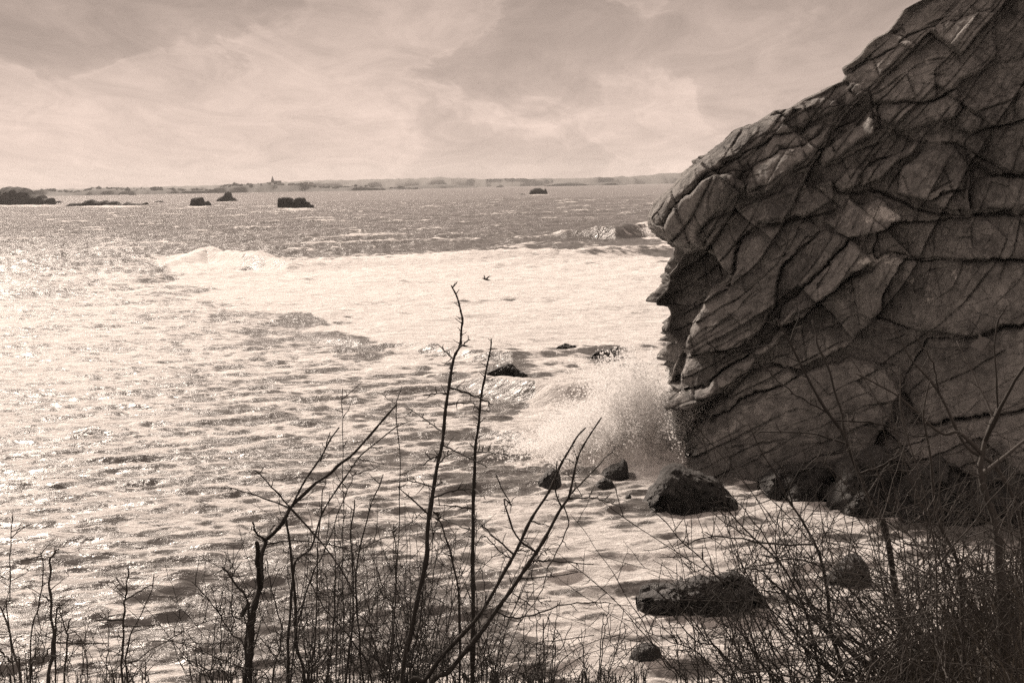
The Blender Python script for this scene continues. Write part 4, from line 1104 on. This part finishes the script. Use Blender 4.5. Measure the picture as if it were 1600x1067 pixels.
def fill(u0, u1, v0, v1, n, d0, d1, ang, spread, Lr, wr, seed, curve=0, spur=6, root=True):
    def f(tb):
        rg_ = random.Random(seed)
        for k in range(n):
            lean_grow(tb, rg_.uniform(u0, u1), rg_.uniform(v0, v1), rg_.gauss(ang, spread), Lr[0] + (Lr[1] - Lr[0]) * rg_.random() ** 2.0, rg_.uniform(d0, d1), rg_.uniform(*wr), rg_.randrange(10 ** 6), rg_.uniform(-1, 1) * 25 + curve, spur, root and True)
    return f
def both(*fs):
    def f(tb):
        for q in fs: q(tb)
    return f

# left corner
shrub('sparse thin bare twigs in the bottom left corner', 4.2, 20, [
    (zB([(115, 1090), (80, 920), (40, 750), (5, 655)]), 6, 3, []),
    (zB([(45, 750), (55, 600), (55, 380), (68, 145)]), 3, 1.6, []),
    (zB([(110, 1020), (60, 950), (-20, 870)]), 4, 2.5, []),
    (zB([(150, 1090), (140, 980), (137, 850)]), 2.5, 1.5, []),
    (zB([(60, 1090), (20, 1030), (-30, 960)]), 4, 2, [])], fill(-20, 60, 1070, 1080, 8, 4, 4.5, 5, 20, (30, 130), (1.6, 2.6), 1), M_BARK2)
shrub('upright forked bare shrub second from the left edge', 4.0, 75, [
    (zB([(265, 1090), (290, 870), (280, 700), (270, 520), (278, 385), (320, 338)]), 9, 3, [(zB([(290, 855), (420, 850), (585, 850)]), 3, 1.6), (zB([(270, 610), (230, 590)]), 3, 1.6), (zB([(280, 810), (200, 803)]), 2.5, 1.5)]),
    (zB([(160, 1090), (175, 780), (205, 660), (225, 560), (235, 440), (218, 355)]), 4, 2, [(zB([(205, 640), (178, 570)]), 2.5, 1.4), (zB([(205, 680), (240, 885)]), 1.8, 1.2)]),
    (zB([(300, 1000), (305, 700), (320, 640)]), 4, 2.5, []),
    (zB([(350, 1090), (365, 850), (365, 780), (385, 710)]), 5, 2.5, [(zB([(360, 800), (330, 690), (320, 630)]), 2, 1.3)]),
    (zB([(165, 1060), (230, 950), (270, 870)]), 5, 2.5, [])], fill(30, 130, 1070, 1080, 14, 3.8, 4.3, 5, 22, (30, 140), (1.5, 2.4), 2), M_BARK2)
shrub('slender three pronged bare shrub third from the left', 3.9, 192, [
    (zB([(665, 1090), (668, 850), (675, 650), (685, 580), (696, 440)]), 6, 2.5, [(zB([(680, 570), (655, 530), (632, 495)]), 3, 1.6), (zB([(690, 610), (770, 560), (825, 530)]), 3, 1.6), (zB([(668, 720), (515, 725)]), 3.5, 2), (zB([(668, 770), (855, 748)]), 2.5, 1.4), (zB([(668, 810), (595, 810)]), 2, 1.2), (zB([(665, 650), (648, 570)]), 2.5, 2)]),
    (zB([(695, 1090), (690, 880), (740, 740), (810, 600), (838, 478)]), 4, 1.8, []),
    (zB([(575, 1090), (590, 850), (585, 680)]), 2.5, 1.5, []),
    (zB([(475, 1090), (455, 870), (412, 790)]), 3, 1.8, [(zB([(460, 900), (490, 865)]), 1.5, 1)]),
    (zB([(640, 1090), (760, 930), (900, 840), (1050, 760), (1180, 715), (1330, 700)]), 2.6, 1.6, []),
    (zB([(795, 1090), (790, 960), (782, 875)]), 2.4, 1.4, [])], fill(130, 260, 1070, 1082, 22, 3.6, 4.2, 5, 24, (30, 150), (1.4, 2.4), 3), M_BARK2)
shrub('gnarled shrub with broken top and long right reaching branch', 3.6, 388, [
    (zA([(468, 1090), (480, 900), (498, 750), (520, 650), (524, 560), (540, 500)]), 14, 8, [
        (zA([(540, 500), (590, 460), (632, 385), (720, 300), (800, 235), (870, 180), (960, 80), (1050, -20)]), 6.5, 2.2),
        (zA([(510, 690), (506, 600), (505, 515)]), 7, 5),
        (zA([(540, 500), (555, 470), (568, 452)]), 4.5, 3.5), (zA([(535, 510), (500, 480), (488, 440)]), 4, 2),
        (zA([(505, 515), (640, 510), (740, 518), (860, 540)]), 2.4, 1.4)]),
    (zA([(632, 383), (700, 265), (770, 155), (822, 68)]), 4.5, 2.4, []) if False else (zA([(455, 1090), (462, 900), (470, 760), (430, 690), (365, 610)]), 7, 4, [(zA([(390, 625), (440, 570)]), 2, 1.2), (zA([(470, 760), (455, 780), (445, 800)]), 7, 6)])],
    None, M_BARK, (24, 34))
# branches that leave the long right-reaching limb are their own stems of the same clump
shrub('clump of fanning branches right of the gnarled shrub', 3.55, 455, [
    (zA([(622, 1090), (628, 850), (640, 700), (655, 590), (720, 530), (760, 400), (870, 230), (940, 150), (1055, 60)]), 7, 2, [(zA([(870, 230), (880, 215), (930, 220)]), 2, 1.2), (zA([(940, 150), (990, 147)]), 1.8, 1.2)]),
    (zA([(690, 1090), (662, 930), (650, 740), (640, 600), (620, 440), (632, 383), (700, 265), (770, 155), (822, 68)]), 7.5, 2.4, [(zA([(632, 380), (560, 300), (497, 235)]), 2.6, 1.4), (zA([(632, 380), (530, 345), (420, 310), (360, 305)]), 2.8, 1.4), (zA([(735, 200), (760, 180), (790, 85)]), 2.4, 1.4), (zA([(632, 383), (740, 500), (830, 620), (900, 760)]), 3, 1.6)]),
    (zA([(560, 1090), (600, 880), (560, 700), (540, 580)]), 4, 1.8, []),
    (zA([(840, 200), (838, 100), (835, -85)]), 2.2, 1.2, []) if False else (zA([(720, 1090), (735, 830), (740, 560), (760, 330), (775, 270)]), 4, 1.6, []),
    (zA([(640, 1000), (700, 700), (770, 540), (850, 330), (890, 240)]), 4, 1.8, []),
    (zA([(470, 1000), (400, 870), (330, 760), (250, 670)]), 3.4, 1.8, [(zA([(350, 790), (325, 690)]), 1.8, 1.1)]),
    (zA([(560, 1090), (420, 1000), (290, 940), (135, 885)]), 3, 1.6, []),
    (zA([(500, 470), (400, 465), (265, 425)]), 3, 1.8, []) if False else (zA([(400, 1090), (300, 1010), (200, 960)]), 3.4, 2.6, [])],
    both(fill(300, 500, 1068, 1085, 62, 3.3, 4.0, 8, 22, (60, 270), (1.3, 2.8), 4), fill(300, 480, 930, 1060, 30, 3.4, 3.9, 10, 50, (40, 120), (1.2, 2.2), 14, root=False)), M_BARK)
shrub('dense thicket of thin upright twigs in the centre', 3.7, 560, [
    (zA([(850, 1090), (870, 900), (880, 700), (870, 500), (885, 350)]), 6, 2, []),
    (zA([(920, 1090), (900, 850), (890, 640), (940, 400), (1000, 250)]), 5, 1.8, [(zA([(940, 400), (950, 345)]), 2, 1.2)]),
    (zA([(1020, 1090), (1030, 850), (1050, 600), (1062, 300), (1048, 0), (1040, -30)]), 3, 1.5, []),
    (zA([(780, 1090), (800, 880), (810, 650), (805, 460)]), 4, 1.8, []),
    (zA([(960, 1090), (870, 900), (760, 760), (690, 640)]), 4, 1.6, []),
    (zA([(840, 800), (840, 460), (838, 100), (835, -85)]), 2.4, 1.3, []),
    (zA([(820, 700), (920, 540), (1050, 480), (1150, 400)]), 2.6, 1.4, [])],
    both(fill(470, 680, 1068, 1085, 105, 3.3, 4.1, 4, 17, (80, 320), (1.3, 2.9), 5), fill(480, 680, 880, 1060, 55, 3.4, 4.0, 8, 50, (40, 130), (1.2, 2.2), 15, root=False)), M_BARK)
shrub('tallest shrub with two long upright thorny stems', 3.45, 690, [
    ([(628, 1078), (645, 975), (664, 880)] + zC([(180, 1040), (205, 880), (228, 740), (245, 630), (265, 490), (290, 325), (315, 260), (326, 190), (326, 150), (308, 80), (282, 18)]), 11, 2.6, [
        (zC([(290, 325), (255, 290), (220, 258)]), 2.8, 1.5), (zC([(312, 275), (335, 258), (358, 240)]), 2.6, 1.5), (zC([(280, 432), (340, 462), (400, 487), (455, 512)]), 3.2, 1.5),
        (zC([(266, 470), (220, 465), (165, 475)]), 2.6, 1.5), (zC([(262, 515), (330, 505), (395, 508)]), 2.6, 1.4), (zC([(245, 628), (180, 580), (102, 527)]), 2.8, 1.5),
        (zC([(238, 678), (330, 722), (430, 772)]), 2.8, 1.5), (zC([(230, 725), (190, 740), (165, 765)]), 2.4, 1.6), (zC([(228, 760), (262, 725), (268, 703)]), 2.4, 1.6),
        (zC([(210, 850), (120, 832), (20, 828)]), 2.8, 1.4), (zC([(208, 895), (290, 870), (365, 865)]), 2.6, 1.4), (zC([(195, 975), (120, 910), (60, 855)]), 2.8, 1.5),
        (zC([(212, 862), (245, 835)]), 2.2, 1.4), (zC([(275, 370), (270, 340)]), 3, 2)]),
    ([(738, 1078), (739, 930)] + zC([(372, 1067), (372, 900), (376, 780), (385, 680), (392, 590), (404, 490), (425, 380), (440, 290), (448, 240)]), 10, 2.2, [
        (zC([(420, 410), (452, 410)]), 2, 1.2), (zC([(400, 540), (445, 540)]), 1.8, 1.1), (zC([(382, 712), (450, 712), (515, 722)]), 2.4, 1.3), (zC([(376, 870), (425, 905)]), 2.2, 1.3),
        (zC([(372, 950), (290, 935), (215, 930)]), 2.8, 1.4), (zC([(372, 980), (400, 1010), (450, 1060)]), 2.4, 1.3), (zC([(385, 690), (360, 672)]), 2, 1.2), (zC([(372, 1050), (300, 1010), (240, 985)]), 2.6, 1.4)]),
    (zD([(380, 1000), (375, 500), (330, 260), (280, 110), (265, 60)]), 6, 2, [(zD([(335, 260), (345, 220), (360, 190)]), 2.6, 1.6)]),
    (zD([(120, 1000), (180, 600), (200, 420), (240, 200), (285, 70)]), 4, 1.5, []),
    (zD([(20, 1000), (50, 620), (60, 300), (45, 120)]), 4, 1.6, [])],
    both(fill(610, 780, 1068, 1085, 75, 3.2, 3.9, 4, 20, (60, 280), (1.4, 2.8), 6), fill(620, 800, 900, 1060, 38, 3.2, 3.8, 20, 50, (40, 130), (1.2, 2.1), 16, root=False)), M_BARK, (34, 16))
shrub('forked shrub leaning right with thick diagonal stems', 3.3, 650, [
    (zD([(120, 980), (200, 900), (280, 800), (380, 690), (470, 590), (560, 430), (650, 280), (720, 130), (800, 0)]) + zC([(710, 820), (750, 740), (800, 660), (840, 605)]), 11, 2.6, [
        (zD([(740, 118), (825, 135)]), 2.2, 1.2), (zD([(650, 270), (510, 150), (455, 90)]), 3, 1.5), (zC([(765, 745), (795, 750), (822, 752)]), 1.8, 1.1), (zD([(590, 330), (600, 0)] ) if False else zD([(640, 300), (580, 260), (500, 180), (460, 230)]), 2, 1.2), (zD([(660, 265), (720, 255), (820, 245)]), 2, 1.2)]),
    (zD([(230, 1000), (330, 860), (450, 700), (560, 560), (660, 420), (760, 260), (860, 90), (920, 0)]) + zC([(770, 890), (790, 800), (830, 690), (905, 568)]), 12, 2.4, [
        (zC([(770, 890), (850, 810), (970, 685)]), 3.2, 1.4), (zC([(765, 905), (870, 900), (940, 920), (1005, 943)]), 2.8, 1.4), (zC([(735, 945), (715, 870), (722, 745)]), 2.4, 1.3),
        (zD([(905, 30), (922, 120), (880, 230), (820, 340), (800, 430), (740, 530), (660, 640)]), 2, 1.2), (zD([(750, 270), (660, 180), (600, 0)]) + zC([(530, 930), (490, 860), (468, 803)]), 3, 1.5),
        (zD([(740, 300), (850, 308), (1045, 325)]), 2.8, 1.5), (zD([(680, 410), (830, 385), (970, 362)]), 2.4, 1.3), (zD([(620, 590), (750, 575), (900, 525), (1050, 515), (1130, 515)]) if False else zD([(570, 560), (640, 590), (750, 575), (900, 525), (1050, 515), (1130, 515)]), 2.4, 1.3), (zD([(750, 270), (700, 200), (690, 160)]), 2, 1.3), (zD([(700, 370), (790, 270), (820, 245)]), 1.8, 1.1), (zD([(640, 460), (720, 520), (780, 570), (760, 625)]), 1.8, 1.1)])],
    fill(740, 860, 1068, 1085, 45, 3.1, 3.7, 20, 26, (50, 230), (1.4, 2.6), 7), M_BARK, (10, 26))
shrub('low fringe of thin arching shoots right of the leaning shrub', 3.4, 900, [
    (zD([(640, 1000), (740, 740), (900, 700), (1050, 680)]), 3, 1.4, []), (zD([(800, 1000), (800, 780), (795, 600)]), 4, 2.6, [(zD([(797, 640), (835, 560)]), 1.8, 1.1)]),
    (zD([(830, 1000), (850, 700), (870, 510)]), 2.6, 1.4, []), (zD([(830, 880), (890, 740), (942, 612)]), 2.6, 1.3, []), (zD([(1070, 1000), (1085, 720), (1100, 560)]), 3, 1.6, []),
    (zD([(1110, 1000), (1160, 760), (1200, 545)]), 3, 1.5, []), (zD([(1085, 700), (1115, 600), (1128, 515)]) if False else (zD([(1080, 1000), (1095, 720), (1115, 600), (1128, 515)])), 2.6, 1.4, []),
    (zD([(1265, 1000), (1268, 800), (1260, 590)]), 2, 1.2, []), (zD([(900, 1000), (860, 860), (940, 760), (1080, 700), (1230, 662)]), 2, 1.2, []), (zD([(1010, 1000), (1000, 800), (985, 650)]), 2.4, 1.3, [])],
    fill(820, 1010, 1068, 1082, 55, 3.2, 3.7, 8, 32, (30, 130), (1.3, 2.2), 8), M_BARK, (3, 20))

# right-hand bramble
shrub('big tangled bramble with long arching stem before the cliff', 4.3, 1380, [
    (zG([(1110, 840), (1080, 520), (1045, 300), (1000, 120)]) + zE([(960, 760), (900, 620), (850, 480), (770, 370), (700, 240), (620, 90), (575, 0)]), 16, 2.4, [
        (zE([(880, 520), (840, 400), (790, 220), (740, 100), (720, 0)]), 5, 1.8), (zE([(860, 520), (780, 490), (700, 470), (500, 465)]), 3.4, 1.6), (zE([(780, 390), (700, 340), (620, 290), (510, 190)]), 3.2, 1.5),
        (zE([(820, 410), (990, 430), (1130, 480), (1230, 480)]), 3, 1.5), (zE([(920, 650), (1020, 600), (1130, 530)]), 4, 1.8), (zE([(940, 720), (1020, 620), (1080, 540)]), 3, 1.5)]),
    (zG([(900, 900), (800, 620), (780, 440), (740, 260), (680, 150), (620, 60), (560, -60), (500, -160), (450, -260)]), 9, 1.8, [
        (zG([(720, 240), (560, 240), (400, 215), (280, 210), (150, 260)]), 3.2, 1.4), (zG([(640, 80), (600, -60), (545, -120)]), 2, 1.2), (zG([(760, 330), (640, 300), (520, 325), (360, 350)]), 2.4, 1.3)]),
    (zG([(760, 900), (700, 560), (600, 340), (480, 220), (370, 100), (350, 20), (315, -60)]), 6, 1.6, [(zG([(600, 330), (500, 180), (400, 60), (355, 40)]), 2.4, 1.3), (zG([(480, 220), (400, 180), (290, 100)]), 2.2, 1.2)]),
    (zG([(520, 900), (430, 520), (320, 370), (180, 230), (50, 90)]), 5, 1.5, [(zG([(280, 330), (230, 350), (180, 255)]), 1.8, 1.1)]),
    (zG([(430, 900), (330, 680), (230, 640), (120, 520), (50, 490)]), 4, 1.5, []), (zG([(380, 900), (250, 700), (140, 650), (20, 600)]), 3.6, 1.5, []),
    (zG([(640, 900), (560, 560), (420, 520), (300, 440), (160, 430)]), 3, 1.4, [])],
    both(fill(1060, 1250, 1072, 1090, 60, 3.6, 4.8, -22, 17, (80, 330), (1.5, 3.0), 9, curve=-12), fill(1150, 1440, 900, 1085, 105, 3.7, 4.8, -30, 42, (80, 360), (1.2, 4.4), 10, curve=20), fill(1100, 1440, 860, 1060, 90, 3.8, 4.6, -10, 60, (40, 160), (1.2, 2.4), 18, root=False)), M_BARK, (14, 70), 'bramble')
shrub('thick trunked thicket filling the right edge of the view', 3.6, 1545, [
    (zE([(1530, 1560), (1500, 1067), (1480, 850), (1420, 650), (1440, 500), (1490, 370)]), 26, 7, [(zE([(1420, 650), (1530, 560), (1640, 470)]), 8, 4), (zE([(1430, 560), (1330, 470), (1250, 470), (1150, 380), (1050, 300), (900, 225)]), 6, 2), (zE([(1440, 500), (1520, 330), (1640, 130)]), 8, 3), (zE([(1480, 420), (1400, 250), (1320, 90)]), 4, 1.8), (zE([(1400, 250), (1480, 60), (1530, -60)]), 3, 1.6)]),
    (zE([(1620, 1560), (1600, 1000), (1560, 760), (1480, 610), (1360, 520), (1240, 300), (1130, 160), (1050, 20)]), 12, 2.4, [(zE([(1240, 300), (1220, 180), (1140, 60)]), 2.6, 1.4)]),
    (zE([(1350, 1560), (1330, 1050), (1240, 830), (1210, 560), (1180, 400), (1210, 250)]), 9, 2.6, []),
    (zE([(1250, 1560), (1230, 1000), (1180, 700), (1090, 400), (1085, 200)]), 5, 1.6, [])],
    both(fill(1400, 1640, 900, 1085, 170, 3.2, 4.4, -20, 45, (80, 430), (1.8, 4.2), 12), fill(1360, 1640, 800, 1070, 260, 3.3, 4.4, 0, 70, (50, 190), (1.4, 2.8), 13, root=False)), M_BARK2, (12, 70), 'bramble')

# dead grass tufts on the slope at lower right
def grass():
    rg_ = np.random.default_rng(9); V, Fc, n = [], [], 0
    for k in range(2600):
        d = rg_.uniform(3.2, 6.0); u = rg_.uniform(1180, 1720) if k % 3 else rg_.uniform(-60, 1200)
        x = (u - 800) / FPX * d; z = float(ground_z(x, d))
        L = rg_.uniform(.12, .42) * (1 if u > 1180 else .55); a = rg_.normal(-.1, .5); w_ = rg_.uniform(.0012, .003)
        b0 = np.array([x, d, z - .02]); tip = b0 + np.array([math.sin(a) * L, rg_.normal(0, .25) * L, math.cos(a) * L]); md_ = (b0 + tip) / 2 + np.array([-.1 * math.sin(a) * L, 0, .08 * L])
        for q, ww in ((b0, w_), (md_, w_ * .8)):
            V += [q + (-ww, 0, 0), q + (ww, 0, 0)]
        V.append(tip); Fc += [(n, n + 1, n + 3, n + 2), (n + 2, n + 3, n + 4, n + 4)]; n += 5
    V = np.array(V); F4 = [f for f in Fc]
    me = bpy.data.meshes.new('grass'); me.from_pydata([tuple(v) for v in V], [], [f if f[2] != f[3] else f[:3] for f in F4]); me.materials.append(M_GRASS)
    tag(link(bpy.data.objects.new('grass', me)), 'dead grass blades on the slope under the bushes', 'grass', kind='stuff')
grass()

# ------------------------------------------------------------------ bird
def bird():
    c = at_y(760, 437, 105.0)
    vs_ = [(0, 0, 0), (.20, 0, .03), (.30, 0, .07), (.40, 0, .05), (-.20, 0, -.01), (-.42, 0, -.02), (.06, .16, .10), (.02, .34, .26), (-.08, .58, .36), (.06, -.16, .10), (.02, -.34, .24), (-.08, -.58, .30)]
    ed = [(0, 1), (1, 2), (2, 3), (0, 4), (4, 5), (0, 6), (6, 7), (7, 8), (0, 9), (9, 10), (10, 11)]
    rad = [(.085, .085), (.06, .06), (.045, .045), (.012, .012), (.06, .05), (.05, .012), (.075, .03), (.06, .016), (.012, .006), (.075, .03), (.06, .016), (.012, .006)]
    me = bpy.data.meshes.new('bird'); me.from_pydata(vs_, ed, []); me.materials.append(M_BIRD)
    o = link(bpy.data.objects.new('bird', me)); o.location = c; o.rotation_euler = (0.1, -0.1, R(150))
    m = o.modifiers.new('skin', 'SKIN'); m.use_smooth_shade = True
    for v, r in zip(me.skin_vertices[0].data, rad): v.radius = r
    me.skin_vertices[0].data[0].use_root = True
    o.modifiers.new('sub', 'SUBSURF').levels = 2
    tag(o, 'dark seabird flying low over the white surf', 'bird')
bird()

# ------------------------------------------------------------------ haze
def haze():
    x0, x1, y0, y1, z0, z1 = -9500, 9500, -400, 9500, -5.0, 130.0
    V = [(x, y, z) for z in (z0, z1) for (x, y) in ((x0, y0), (x1, y0), (x1, y1), (x0, y1))]
    me = bpy.data.meshes.new('haze'); me.from_pydata(V, [], [(3, 2, 1, 0), (4, 5, 6, 7), (0, 1, 5, 4), (1, 2, 6, 5), (2, 3, 7, 6), (3, 0, 4, 7)])
    m = bpy.data.materials.new('haze_air'); m.use_nodes = True; t = NT(m.node_tree); t.n.clear()
    out = t.add('ShaderNodeOutputMaterial'); v = t.add('ShaderNodeVolumePrincipled')
    v.inputs['Color'].default_value = (0.93, 0.93, 0.93, 1); v.inputs['Density'].default_value = 0.45e-4; v.inputs['Anisotropy'].default_value = 0.2
    t.l.new(v.outputs[0], out.inputs['Volume']); me.materials.append(m)
    tag(link(bpy.data.objects.new('haze', me)), 'thin pale sea haze in the distance', 'haze', kind='stuff')
haze()
